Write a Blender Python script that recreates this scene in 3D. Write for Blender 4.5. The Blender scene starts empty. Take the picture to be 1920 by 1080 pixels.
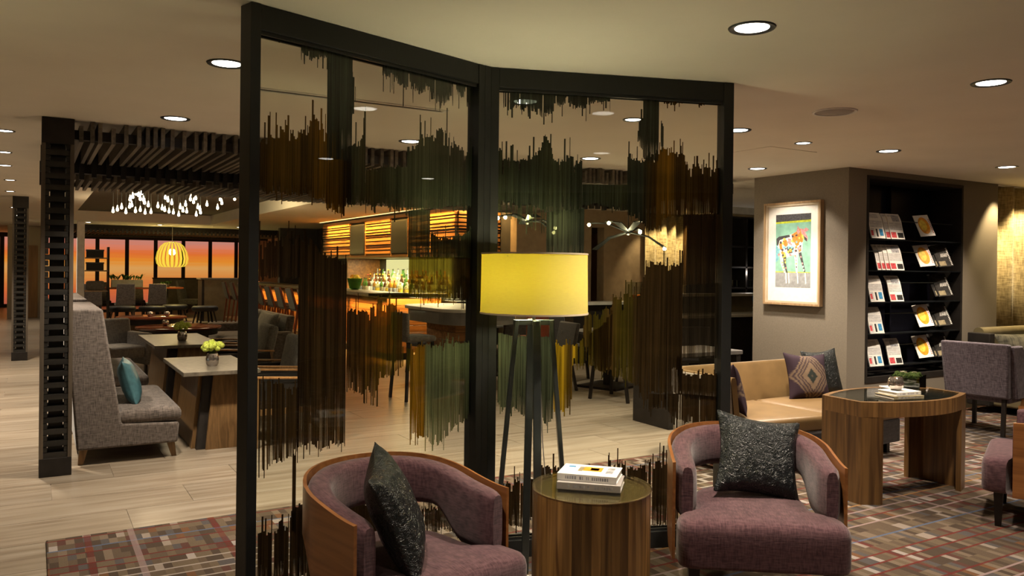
import bpy, math, random
from mathutils import Vector, Matrix
R = math.radians
S = bpy.context.scene
COL = S.collection
rnd = random.Random(7)

# ------------------------------------------------------------------ camera, world, exposure
def make_camera():
    yaw, pitch, roll = R(30.843), R(-0.21), R(0.643)
    fwd = Vector((math.sin(yaw) * math.cos(pitch), math.cos(yaw) * math.cos(pitch), math.sin(pitch)))
    right = Vector((math.cos(yaw), -math.sin(yaw), 0))
    up = right.cross(fwd)
    r2 = right * math.cos(roll) + up * math.sin(roll)
    u2 = -right * math.sin(roll) + up * math.cos(roll)
    m = Matrix((r2, u2, -fwd)).transposed().to_4x4()
    m.translation = (0, 0, 1.55)
    c = bpy.data.cameras.new('camera')
    c.sensor_width = 36.0
    c.lens = 1504.0 / 1920.0 * 36.0
    c.shift_y = -31.0 / 1920.0
    c.clip_start = 0.05
    c.clip_end = 120
    o = bpy.data.objects.new('camera', c)
    o.matrix_world = m
    COL.objects.link(o)
    S.camera = o
make_camera()
w = bpy.data.worlds.new('world')
S.world = w
w.use_nodes = True
w.node_tree.nodes['Background'].inputs[0].default_value = (0.9, 0.62, 0.40, 1)
w.node_tree.nodes['Background'].inputs[1].default_value = 0.012
S.view_settings.view_transform = 'Standard'
S.view_settings.look = 'None'
S.view_settings.exposure = 1.45
S.view_settings.gamma = 1.0
S.view_settings.use_curve_mapping = False
try:
    S.cycles.max_bounces = 8
    S.cycles.diffuse_bounces = 6
    S.cycles.transparent_max_bounces = 24
    S.cycles.sample_clamp_indirect = 3.0
    S.cycles.use_denoising = True
    S.cycles.caustics_reflective = False
    S.cycles.caustics_refractive = False
except Exception:
    pass
CEIL = 2.61
WARM = (1.0, 0.845, 0.66)
SPOT_W = 44.0           # watts of an ordinary ceiling downlight
LAMP_W = 14.5           # floor lamp bulb

def light(name, kind, loc, energy, color=WARM, rot=(0, 0, 0), parent=None, **kw):
    l = bpy.data.lights.new(name, kind)
    l.energy = energy
    l.color = color
    for k, v in kw.items():
        setattr(l, k, v)
    o = bpy.data.objects.new(name, l)
    o.location = loc
    o.rotation_euler = rot
    COL.objects.link(o)
    if parent:
        o.parent = parent
    return o

# ------------------------------------------------------------------ materials
MATS = {}
def nodes(name):
    m = bpy.data.materials.new(name)
    m.use_nodes = True
    nt = m.node_tree
    nt.nodes.clear()
    out = nt.nodes.new('ShaderNodeOutputMaterial')
    MATS[name] = m
    return m, nt, out
def N(nt, t, **kw):
    n = nt.nodes.new(t)
    for k, v in kw.items():
        if k.startswith('i_'):
            n.inputs[k[2:].replace('_', ' ')].default_value = v
        else:
            setattr(n, k, v)
    return n
def L(nt, a, b):
    nt.links.new(a, b)
def c4(c):
    return (c[0], c[1], c[2], 1.0)
def ramp(nt, fac, stops):
    r = N(nt, 'ShaderNodeValToRGB')
    e = r.color_ramp.elements
    while len(e) > 1:
        e.remove(e[-1])
    e[0].position = stops[0][0]
    e[0].color = c4(stops[0][1])
    for p, c in stops[1:]:
        q = e.new(p)
        q.color = c4(c)
    L(nt, fac, r.inputs[0])
    return r.outputs[0]
def coords(nt, scale=(1, 1, 1), kind='Object', rot=(0, 0, 0)):
    t = N(nt, 'ShaderNodeTexCoord')
    m = N(nt, 'ShaderNodeMapping')
    m.inputs['Scale'].default_value = scale
    m.inputs['Rotation'].default_value = rot
    L(nt, t.outputs[kind], m.inputs[0])
    return m.outputs[0]
def bsdf(nt, out, rough=.5, metal=0.0, spec=.5):
    b = N(nt, 'ShaderNodeBsdfPrincipled')
    b.inputs['Roughness'].default_value = rough
    b.inputs['Metallic'].default_value = metal
    b.inputs['Specular IOR Level'].default_value = spec
    L(nt, b.outputs[0], out.inputs[0])
    return b
def bump(nt, b, h, strength=.3, dist=.01):
    n = N(nt, 'ShaderNodeBump')
    n.inputs['Strength'].default_value = strength
    n.inputs['Distance'].default_value = dist
    L(nt, h, n.inputs['Height'])
    L(nt, n.outputs[0], b.inputs['Normal'])

def plain(name, c, rough=.5, metal=0.0, spec=.5, var=.12, scale=9.0, bmp=0.0):
    m, nt, out = nodes(name)
    b = bsdf(nt, out, rough, metal, spec)
    v = coords(nt)
    n = N(nt, 'ShaderNodeTexNoise')
    n.inputs['Scale'].default_value = scale
    n.inputs['Detail'].default_value = 4
    L(nt, v, n.inputs['Vector'])
    lo = tuple(x * (1 - var) for x in c)
    hi = tuple(min(1, x * (1 + var)) for x in c)
    L(nt, ramp(nt, n.outputs[0], [(.3, lo), (.7, hi)]), b.inputs['Base Color'])
    if bmp:
        bump(nt, b, n.outputs[0], bmp, .004)
    return m
def wood(name, c1, c2, axis=2, fine=26.0, rough=.4, rand=0.35, spec=.4):
    """grain runs along the given object axis; tone differs from piece to piece"""
    m, nt, out = nodes(name)
    b = bsdf(nt, out, rough, 0, spec)
    s = [fine, fine, fine]
    s[axis] = fine * .05
    v = coords(nt, tuple(s))
    oi = N(nt, 'ShaderNodeObjectInfo')
    add = N(nt, 'ShaderNodeVectorMath', operation='ADD')
    mul = N(nt, 'ShaderNodeVectorMath', operation='SCALE')
    mul.inputs[0].default_value = (37, 53, 71)
    L(nt, oi.outputs['Random'], mul.inputs['Scale'])
    L(nt, v, add.inputs[0])
    L(nt, mul.outputs[0], add.inputs[1])
    n = N(nt, 'ShaderNodeTexNoise')
    n.inputs['Scale'].default_value = 1.0
    n.inputs['Detail'].default_value = 6
    n.inputs['Distortion'].default_value = .6
    L(nt, add.outputs[0], n.inputs['Vector'])
    col = ramp(nt, n.outputs[0], [(.32, c1), (.5, tuple((a + b_) / 2 for a, b_ in zip(c1, c2))), (.66, c2)])
    hsv = N(nt, 'ShaderNodeHueSaturation')
    mr = N(nt, 'ShaderNodeMapRange')
    mr.inputs['To Min'].default_value = 1 - rand
    mr.inputs['To Max'].default_value = 1 + rand
    L(nt, oi.outputs['Random'], mr.inputs[0])
    L(nt, mr.outputs[0], hsv.inputs['Value'])
    L(nt, col, hsv.inputs['Color'])
    L(nt, hsv.outputs[0], b.inputs['Base Color'])
    bump(nt, b, n.outputs[0], .08, .002)
    return m
def fabric(name, c1, c2, scale=170.0, rough=.9, bmp=.35, slub=0.5):
    m, nt, out = nodes(name)
    b = bsdf(nt, out, rough, 0, .15)
    b.inputs['Sheen Weight'].default_value = .25
    va = coords(nt, (scale, scale * .16, scale * .16))
    vb = coords(nt, (scale * .16, scale * .16, scale))
    na = N(nt, 'ShaderNodeTexNoise'); na.inputs['Scale'].default_value = 1; na.inputs['Detail'].default_value = 2
    nb = N(nt, 'ShaderNodeTexNoise'); nb.inputs['Scale'].default_value = 1; nb.inputs['Detail'].default_value = 2
    L(nt, va, na.inputs['Vector']); L(nt, vb, nb.inputs['Vector'])
    ad = N(nt, 'ShaderNodeMath', operation='ADD')
    L(nt, na.outputs[0], ad.inputs[0]); L(nt, nb.outputs[0], ad.inputs[1])
    half = N(nt, 'ShaderNodeMath', operation='MULTIPLY'); half.inputs[1].default_value = .5
    L(nt, ad.outputs[0], half.inputs[0])
    L(nt, ramp(nt, half.outputs[0], [(.36, c1), (.62, c2)]), b.inputs['Base Color'])
    bump(nt, b, half.outputs[0], bmp, .003)
    return m
def crinkle(name, c, rough=.32):
    m, nt, out = nodes(name)
    b = bsdf(nt, out, rough, 0, .5)
    b.inputs['Base Color'].default_value = c4(c)
    v = coords(nt, (1, 1, 1))
    n = N(nt, 'ShaderNodeTexNoise'); n.inputs['Scale'].default_value = 30; n.inputs['Detail'].default_value = 2; n.inputs['Distortion'].default_value = 1.8
    v2 = N(nt, 'ShaderNodeTexVoronoi', feature='DISTANCE_TO_EDGE'); v2.inputs['Scale'].default_value = 26
    mx = N(nt, 'ShaderNodeMixRGB'); mx.inputs[0].default_value = .12
    L(nt, v, n.inputs['Vector']); L(nt, v, mx.inputs[1]); L(nt, n.outputs[1], mx.inputs[2]); L(nt, mx.outputs[0], v2.inputs['Vector'])
    mu = N(nt, 'ShaderNodeMath', operation='ADD'); L(nt, n.outputs[0], mu.inputs[0]); L(nt, v2.outputs[0], mu.inputs[1])
    bump(nt, b, mu.outputs[0], .8, .009)
    return m
def emit(name, c, s):
    m, nt, out = nodes(name)
    e = N(nt, 'ShaderNodeEmission'); e.inputs[0].default_value = c4(c); e.inputs[1].default_value = s
    L(nt, e.outputs[0], out.inputs[0])
    return m
def clear_glass(name, tint=(.9, .93, .88), refl=.06, rough=.0):
    """thin clear glass: passes light straight through, with a mirror coat that grows at grazing angles"""
    m, nt, out = nodes(name)
    t = N(nt, 'ShaderNodeBsdfTransparent'); t.inputs[0].default_value = c4(tint)
    g = N(nt, 'ShaderNodeBsdfGlossy'); g.inputs['Roughness'].default_value = rough
    f = N(nt, 'ShaderNodeFresnel'); f.inputs[0].default_value = 1.35
    k = N(nt, 'ShaderNodeMath', operation='MULTIPLY'); k.inputs[1].default_value = refl / .022 * .5
    L(nt, f.outputs[0], k.inputs[0])
    mx = N(nt, 'ShaderNodeMixShader'); L(nt, k.outputs[0], mx.inputs[0]); L(nt, t.outputs[0], mx.inputs[1]); L(nt, g.outputs[0], mx.inputs[2])
    L(nt, mx.outputs[0], out.inputs[0])
    return m
def bottle_glass(name, c):
    m, nt, out = nodes(name)
    b = bsdf(nt, out, .08, 0, .6)
    b.inputs['Base Color'].default_value = c4(c)
    b.inputs['Transmission Weight'].default_value = .75
    b.inputs['IOR'].default_value = 1.2
    return m

def build_mats():
    # ceiling, walls
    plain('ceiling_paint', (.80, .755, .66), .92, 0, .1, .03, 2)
    plain('wall_paint', (.36, .31, .25), .85, 0, .1, .07, 60, .05)
    plain('wall_vinyl', (.225, .195, .155), .8, 0, .15, .12, 140, .1)
    plain('dark_wall', (.045, .04, .036), .7)
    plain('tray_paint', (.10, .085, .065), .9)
    plain('black_frame', (.014, .0145, .014), .42, .0, .35, .1, 20)
    plain('dark_stain', (.018, .015, .013), .55, 0, .3, .25, 14)
    plain('dark_leg', (.012, .009, .008), .4, 0, .4)
    plain('navy_lacquer', (.006, .006, .011), .35, 0, .35, .2, 5)
    plain('steel', (.40, .40, .40), .28, 1.0)
    plain('gunmetal', (.055, .066, .066), .38, .75, .5)
    plain('white_metal', (.75, .73, .70), .4)
    plain('grout', (.30, .25, .20), .9)
    plain('white_top', (.62, .60, .54), .35)
    plain('paper', (.78, .76, .72), .8, 0, .2, .04, 30)
    plain('ink', (.12, .12, .13), .8)
    plain('grey_print', (.33, .33, .35), .8, 0, .2, .5, 45)
    plain('red_print', (.50, .07, .08), .8, 0, .2, .4, 60)
    plain('blue_print', (.05, .26, .52), .8, 0, .2, .3, 60)
    plain('dark_print', (.030, .028, .026), .6, 0, .2, .5, 30)
    plain('tan_print', (.30, .25, .15), .5, 0, .3, .3, 30)
    plain('orange_print', (.85, .33, .02), .45, 0, .4, .35, 22)
    plain('yellow_print', (.95, .62, .08), .45, 0, .4, .3, 30)
    plain('screen_black', (.006, .007, .008), .35, 0, .25)
    plain('stone_top', (.14, .123, .095), .42, 0, .3, .28, 26)
    plain('silver_glass', (.55, .50, .46), .12, .9, .6, .3, 30)
    plain('lamp_metal', (.10, .118, .118), .34, .8, .5)
    wood('top_veneer', (.20, .135, .05), (.36, .25, .095), 0, 26, .4, .05)
    plain('moss', (.035, .055, .012), .95, 0, .1, .6, 60, .9)
    plain('leaf', (.05, .10, .02), .6, 0, .3, .4, 30)
    plain('flower_green', (.58, .68, .12), .8, 0, .2, .4, 50)
    plain('black_seat', (.02, .018, .016), .6)
    plain('teal_silk', (.045, .125, .15), .45, 0, .5, .18, 30)
    plain('cream_trim', (.55, .46, .33), .7)
    plain('tan_panel', (.42, .31, .20), .7)
    plain('orange_glass', (.8, .2, .02), .2)
    plain('grey_table', (.19, .185, .18), .35)
    plain('speaker_grey', (.36, .33, .31), .8)
    # walnut etc.
    wood('walnut', (.085, .042, .016), (.23, .122, .042), 2, 30, .33, .25)
    wood('walnut_side', (.055, .024, .010), (.16, .075, .026), 1, 30, .35, .15)
    wood('stave_wood', (.085, .040, .013), (.27, .145, .045), 2, 34, .33, .5)
    wood('oak_frame', (.32, .20, .10), (.46, .31, .17), 2, 40, .45, .1)
    wood('arm_wood', (.30, .14, .05), (.46, .24, .09), 2, 40, .35, .1)
    wood('shell_wood', (.20, .075, .022), (.34, .14, .045), 1, 30, .3, .1)
    wood('table_wood', (.115, .064, .025), (.23, .13, .052), 2, 40, .4, .3)
    wood('timber_board', (.16, .062, .016), (.40, .18, .05), 1, 22, .5, .25)
    wood('timber_end', (.16, .062, .016), (.40, .18, .05), 0, 22, .5, .25)
    wood('bar_wood', (.14, .05, .012), (.30, .12, .03), 1, 18, .4, .25)
    wood('lattice_wood', (.010, .0095, .009), (.022, .020, .017), 0, 30, .5, .3)
    wood('pergola_wood', (.085, .072, .056), (.19, .16, .122), 1, 24, .6, .3)
    wood('stile_wood', (.07, .055, .04), (.12, .095, .07), 2, 30, .6, .1)
    wood('door_wood', (.20, .10, .03), (.30, .16, .06), 2, 20, .4, .1)
    wood('red_lacquer', (.10, .022, .010), (.17, .045, .018), 0, 14, .10, .1, .6)
    wood('stool_wood', (.055, .012, .006), (.12, .028, .012), 2, 30, .25, .2, .6)
    # fabrics
    fabric('plum_fabric', (.056, .025, .032), (.128, .064, .074))
    fabric('mauve_fabric', (.060, .048, .060), (.17, .14, .165), 150)
    fabric('taupe_fabric', (.058, .048, .043), (.165, .138, .122), 120)
    fabric('grey_fabric', (.10, .092, .083), (.20, .185, .165), 120)
    fabric('dark_fabric', (.022, .018, .018), (.05, .043, .042), 120)
    fabric('linen_back', (.13, .105, .08), (.22, .185, .145), 90)
    fabric('curtain_cloth', (.20, .155, .075), (.46, .37, .20), 60)
    fabric('cushion_weave', (.03, .03, .02), (.14, .13, .09), 40)
    plain('tan_leather', (.160, .098, .040), .42, 0, .45, .14, 7, .06)
    plain('olive_leather', (.17, .14, .075), .4, 0, .45, .15, 8)
    crinkle('black_leather', (.009, .012, .013))
    # lamps
    emit('downlight_glow', (1.0, .92, .82), 5.0)
    emit('bulb_glow', (1.0, .80, .50), 6.0)
    emit('candle_glow', (1.0, .62, .30), 4.0)
    emit('halogen_glow', (1.0, .80, .45), 22.0)
    emit('shelf_glow', (.80, .72, .34), .42)
    emit('cove_glow', (1.0, .62, .25), 1.2)
    emit('white_strip', (1.0, .84, .62), .35)
    emit('blue_screen', (.10, .28, .45), .12)
    # glass
    clear_glass('pane_glass', (.95, .965, .92), .030)
    clear_glass('table_glass', (.92, .94, .90), .035)
    clear_glass('vase_glass', (.85, .9, .85), .15)
    for k, c in dict(clear=(.75, .78, .72), green=(.12, .30, .05), amber=(.50, .22, .03), brown=(.16, .06, .02), pale=(.75, .68, .35)).items():
        bottle_glass('bottle_' + k, c)
    # floor tile: wood-look porcelain, grain along x, each tile its own tone
    m, nt, out = nodes('floor_tile')
    b = bsdf(nt, out, .34, 0, .4)
    v = coords(nt, (.9, 13, 1), 'Object')
    oi = N(nt, 'ShaderNodeObjectInfo')
    sc = N(nt, 'ShaderNodeVectorMath', operation='SCALE'); sc.inputs[0].default_value = (31, 77, 5)
    L(nt, oi.outputs['Random'], sc.inputs['Scale'])
    ad = N(nt, 'ShaderNodeVectorMath', operation='ADD'); L(nt, v, ad.inputs[0]); L(nt, sc.outputs[0], ad.inputs[1])
    n = N(nt, 'ShaderNodeTexNoise'); n.inputs['Scale'].default_value = 1.3; n.inputs['Detail'].default_value = 5; n.inputs['Distortion'].default_value = .4
    L(nt, ad.outputs[0], n.inputs['Vector'])
    col = ramp(nt, n.outputs[0], [(.30, (.165, .128, .090)), (.48, (.235, .192, .142)), (.68, (.29, .248, .195))])
    hs = N(nt, 'ShaderNodeHueSaturation'); mr = N(nt, 'ShaderNodeMapRange'); mr.inputs['To Min'].default_value = .88; mr.inputs['To Max'].default_value = 1.12
    L(nt, oi.outputs['Random'], mr.inputs[0]); L(nt, mr.outputs[0], hs.inputs['Value']); L(nt, col, hs.inputs['Color']); L(nt, hs.outputs[0], b.inputs['Base Color'])
    # carpet: woven plaid of short blocks and thin coloured lines
    m, nt, out = nodes('carpet_weave')
    b = bsdf(nt, out, .95, 0, .05)
    t = N(nt, 'ShaderNodeTexCoord')
    sx = N(nt, 'ShaderNodeSeparateXYZ'); L(nt, t.outputs['Object'], sx.inputs[0])
    def fl(sock, k, off=0.0):
        a = N(nt, 'ShaderNodeMath', operation='MULTIPLY_ADD'); a.inputs[1].default_value = k; a.inputs[2].default_value = off; L(nt, sock, a.inputs[0])
        f_ = N(nt, 'ShaderNodeMath', operation='FLOOR'); L(nt, a.outputs[0], f_.inputs[0])
        r_ = N(nt, 'ShaderNodeMath', operation='FRACT'); L(nt, a.outputs[0], r_.inputs[0])
        return f_.outputs[0], r_.outputs[0]
    def cell(x, y, seed):
        cb = N(nt, 'ShaderNodeCombineXYZ'); L(nt, x, cb.inputs[0]); L(nt, y, cb.inputs[1]); cb.inputs[2].default_value = seed
        wn = N(nt, 'ShaderNodeTexWhiteNoise', noise_dimensions='3D'); L(nt, cb.outputs[0], wn.inputs['Vector'])
        return wn.outputs['Value']
    fx, _ = fl(sx.outputs[0], 24.0); fy, _ = fl(sx.outputs[1], 11.0)
    base = cell(fx, fy, 1.0)
    pal = ramp(nt, base, [(0, (.115, .082, .058)), (.22, (.17, .122, .082)), (.44, (.21, .155, .10)), (.64, (.15, .072, .055)), (.69, (.14, .122, .112)), (.77, (.27, .20, .138)), (.88, (.42, .34, .27)), (.93, (.23, .115, .058)), (.96, (.50, .43, .37))])
    for e_ in pal.node.color_ramp.elements:
        e_.color = (e_.color[0] * .50, e_.color[1] * .51, e_.color[2] * .54, 1)
    pal.node.color_ramp.interpolation = 'CONSTANT'
    def lines(cs, k, width, seed, chance, cur, dens=1.0):
        f_, r_ = fl(cs, k, .37 * seed)
        z = N(nt, 'ShaderNodeMath', operation='MULTIPLY'); z.inputs[1].default_value = 0; L(nt, f_, z.inputs[0])
        h = cell(f_, z.outputs[0], seed)
        h2 = cell(f_, z.outputs[0], seed + 20)
        g1 = N(nt, 'ShaderNodeMath', operation='LESS_THAN'); g1.inputs[1].default_value = width; L(nt, r_, g1.inputs[0])
        g2 = N(nt, 'ShaderNodeMath', operation='LESS_THAN'); g2.inputs[1].default_value = chance; L(nt, h, g2.inputs[0])
        mu = N(nt, 'ShaderNodeMath', operation='MULTIPLY'); L(nt, g1.outputs[0], mu.inputs[0]); L(nt, g2.outputs[0], mu.inputs[1])
        m2 = N(nt, 'ShaderNodeMath', operation='MULTIPLY'); m2.inputs[1].default_value = dens; L(nt, mu.outputs[0], m2.inputs[0])
        pc = ramp(nt, h2, [(0, (.16, .030, .024)), (.28, (.11, .15, .23)), (.46, (.36, .26, .24)), (.64, (.38, .20, .07)), (.76, (.42, .36, .30)), (.88, (.15, .030, .026))])
        for e_ in pc.node.color_ramp.elements:
            e_.color = (e_.color[0] * .66, e_.color[1] * .66, e_.color[2] * .70, 1)
        pc.node.color_ramp.interpolation = 'CONSTANT'
        mx = N(nt, 'ShaderNodeMixRGB'); L(nt, m2.outputs[0], mx.inputs[0]); L(nt, cur, mx.inputs[1]); L(nt, pc, mx.inputs[2])
        return mx.outputs[0]
    cur = lines(sx.outputs[1], 11.0, .17, 3.0, .85, pal, .85)
    cur = lines(sx.outputs[0], 4.5, .15, 5.0, .45, cur, .55)
    fine = N(nt, 'ShaderNodeTexNoise'); fine.inputs['Scale'].default_value = 420; L(nt, t.outputs['Object'], fine.inputs['Vector'])
    hs = N(nt, 'ShaderNodeHueSaturation'); mr = N(nt, 'ShaderNodeMapRange'); mr.inputs['To Min'].default_value = .72; mr.inputs['To Max'].default_value = 1.3
    L(nt, fine.outputs[0], mr.inputs[0]); L(nt, mr.outputs[0], hs.inputs['Value']); L(nt, cur, hs.inputs['Color']); L(nt, hs.outputs[0], b.inputs['Base Color'])
    bump(nt, b, fine.outputs[0], .5, .006)
    # sunset panels: backlit art glass, colours banded by height
    m, nt, out = nodes('sunset_panel')
    t = N(nt, 'ShaderNodeTexCoord'); sx = N(nt, 'ShaderNodeSeparateXYZ'); L(nt, t.outputs['Object'], sx.inputs[0])
    mr = N(nt, 'ShaderNodeMapRange'); mr.inputs['From Min'].default_value = 0.1; mr.inputs['From Max'].default_value = 2.5; L(nt, sx.outputs[2], mr.inputs[0])
    n = N(nt, 'ShaderNodeTexNoise'); n.inputs['Scale'].default_value = 1.0; n.inputs['Detail'].default_value = 3
    L(nt, coords(nt, (.35, .35, 16)), n.inputs['Vector'])
    su = N(nt, 'ShaderNodeMath', operation='MULTIPLY_ADD'); su.inputs[1].default_value = .16; su.inputs[2].default_value = -.08; L(nt, n.outputs[0], su.inputs[0])
    ad = N(nt, 'ShaderNodeMath', operation='ADD'); L(nt, mr.outputs[0], ad.inputs[0]); L(nt, su.outputs[0], ad.inputs[1])
    col = ramp(nt, ad.outputs[0], [(0, (.42, .09, .05)), (.2, (.62, .13, .035)), (.42, (.66, .24, .05)), (.55, (.68, .33, .09)), (.66, (.74, .25, .025)), (.78, (.72, .155, .03)), (.88, (.66, .20, .12)), (1, (.52, .22, .17))])
    e = N(nt, 'ShaderNodeEmission'); e.inputs[1].default_value = .36; L(nt, col, e.inputs[0]); L(nt, e.outputs[0], out.inputs[0])
    # lampshade: woven shade lit from inside
    m, nt, out = nodes('shade_cloth')
    d = N(nt, 'ShaderNodeBsdfDiffuse'); d.inputs[0].default_value = (.60, .52, .26, 1)
    tr = N(nt, 'ShaderNodeBsdfTranslucent'); tr.inputs[0].default_value = (.80, .58, .045, 1)
    n = N(nt, 'ShaderNodeTexNoise'); n.inputs['Scale'].default_value = 1; n.inputs['Detail'].default_value = 3; L(nt, coords(nt, (40, 40, 240)), n.inputs['Vector'])
    L(nt, ramp(nt, n.outputs[0], [(.3, (.172, .130, .007)), (.7, (.225, .172, .013))]), tr.inputs[0])
    mx = N(nt, 'ShaderNodeMixShader'); mx.inputs[0].default_value = .5; L(nt, d.outputs[0], mx.inputs[1]); L(nt, tr.outputs[0], mx.inputs[2]); L(nt, mx.outputs[0], out.inputs[0])
    m, nt, out = nodes('pendant_slat')
    e = N(nt, 'ShaderNodeEmission'); e.inputs[0].default_value = (1.0, .70, .06, 1); e.inputs[1].default_value = .36; L(nt, e.outputs[0], out.inputs[0])
    # stained film printed on the divider glass; colour per streak comes with the mesh
    m, nt, out = nodes('printed_film')
    at = N(nt, 'ShaderNodeVertexColor', layer_name='streak')
    n = N(nt, 'ShaderNodeTexNoise'); n.inputs['Scale'].default_value = 1; n.inputs['Detail'].default_value = 4; L(nt, coords(nt, (150, 150, 2.2)), n.inputs['Vector'])
    hs = N(nt, 'ShaderNodeHueSaturation'); mr = N(nt, 'ShaderNodeMapRange'); mr.inputs['From Min'].default_value = .3; mr.inputs['From Max'].default_value = .7; mr.inputs['To Min'].default_value = .50; mr.inputs['To Max'].default_value = 1.6
    L(nt, n.outputs[0], mr.inputs[0]); L(nt, mr.outputs[0], hs.inputs['Value']); L(nt, at.outputs[0], hs.inputs['Color'])
    d = N(nt, 'ShaderNodeBsdfDiffuse'); L(nt, hs.outputs[0], d.inputs[0])
    tl = N(nt, 'ShaderNodeBsdfTranslucent'); L(nt, hs.outputs[0], tl.inputs[0])
    m1 = N(nt, 'ShaderNodeMixShader'); m1.inputs[0].default_value = .35; L(nt, d.outputs[0], m1.inputs[1]); L(nt, tl.outputs[0], m1.inputs[2])
    tp = N(nt, 'ShaderNodeBsdfTransparent')
    gm = N(nt, 'ShaderNodeMixRGB', blend_type='MULTIPLY'); gm.inputs[0].default_value = 1; gm.inputs[2].default_value = (4.0, 4.0, 4.0, 1); L(nt, hs.outputs[0], gm.inputs[1])
    L(nt, gm.outputs[0], tp.inputs[0])
    m2 = N(nt, 'ShaderNodeMixShader'); L(nt, at.outputs['Alpha'], m2.inputs[0]); L(nt, tp.outputs[0], m2.inputs[1]); L(nt, m1.outputs[0], m2.inputs[2])
    L(nt, m2.outputs[0], out.inputs[0])
    # ikat cushion print
    m, nt, out = nodes('ikat_print')
    b = bsdf(nt, out, .85, 0, .15)
    t = N(nt, 'ShaderNodeTexCoord'); sx = N(nt, 'ShaderNodeSeparateXYZ'); L(nt, t.outputs['Object'], sx.inputs[0])
    ax = N(nt, 'ShaderNodeMath', operation='ABSOLUTE'); L(nt, sx.outputs[0], ax.inputs[0])
    az = N(nt, 'ShaderNodeMath', operation='ABSOLUTE'); L(nt, sx.outputs[2], az.inputs[0])
    a1 = N(nt, 'ShaderNodeMath', operation='MULTIPLY_ADD'); a1.inputs[1].default_value = 1.25; L(nt, ax.outputs[0], a1.inputs[0]); L(nt, az.outputs[0], a1.inputs[2])
    nz = N(nt, 'ShaderNodeTexNoise'); nz.inputs['Scale'].default_value = 1; L(nt, coords(nt, (14, 14, 90)), nz.inputs['Vector'])
    a2 = N(nt, 'ShaderNodeMath', operation='MULTIPLY_ADD'); a2.inputs[1].default_value = .05; L(nt, nz.outputs[0], a2.inputs[0]); L(nt, a1.outputs[0], a2.inputs[2])
    A, B_, D = (.030, .018, .026), (.15, .105, .07), (.02, .025, .022)
    L(nt, ramp(nt, a2.outputs[0], [(0, B_), (.045, D), (.085, D), (.10, B_), (.15, B_), (.16, A), (.185, B_), (.20, A), (.225, B_), (.25, A), (.27, B_), (.29, A)]), b.inputs['Base Color'])
build_mats()
M = MATS

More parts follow.
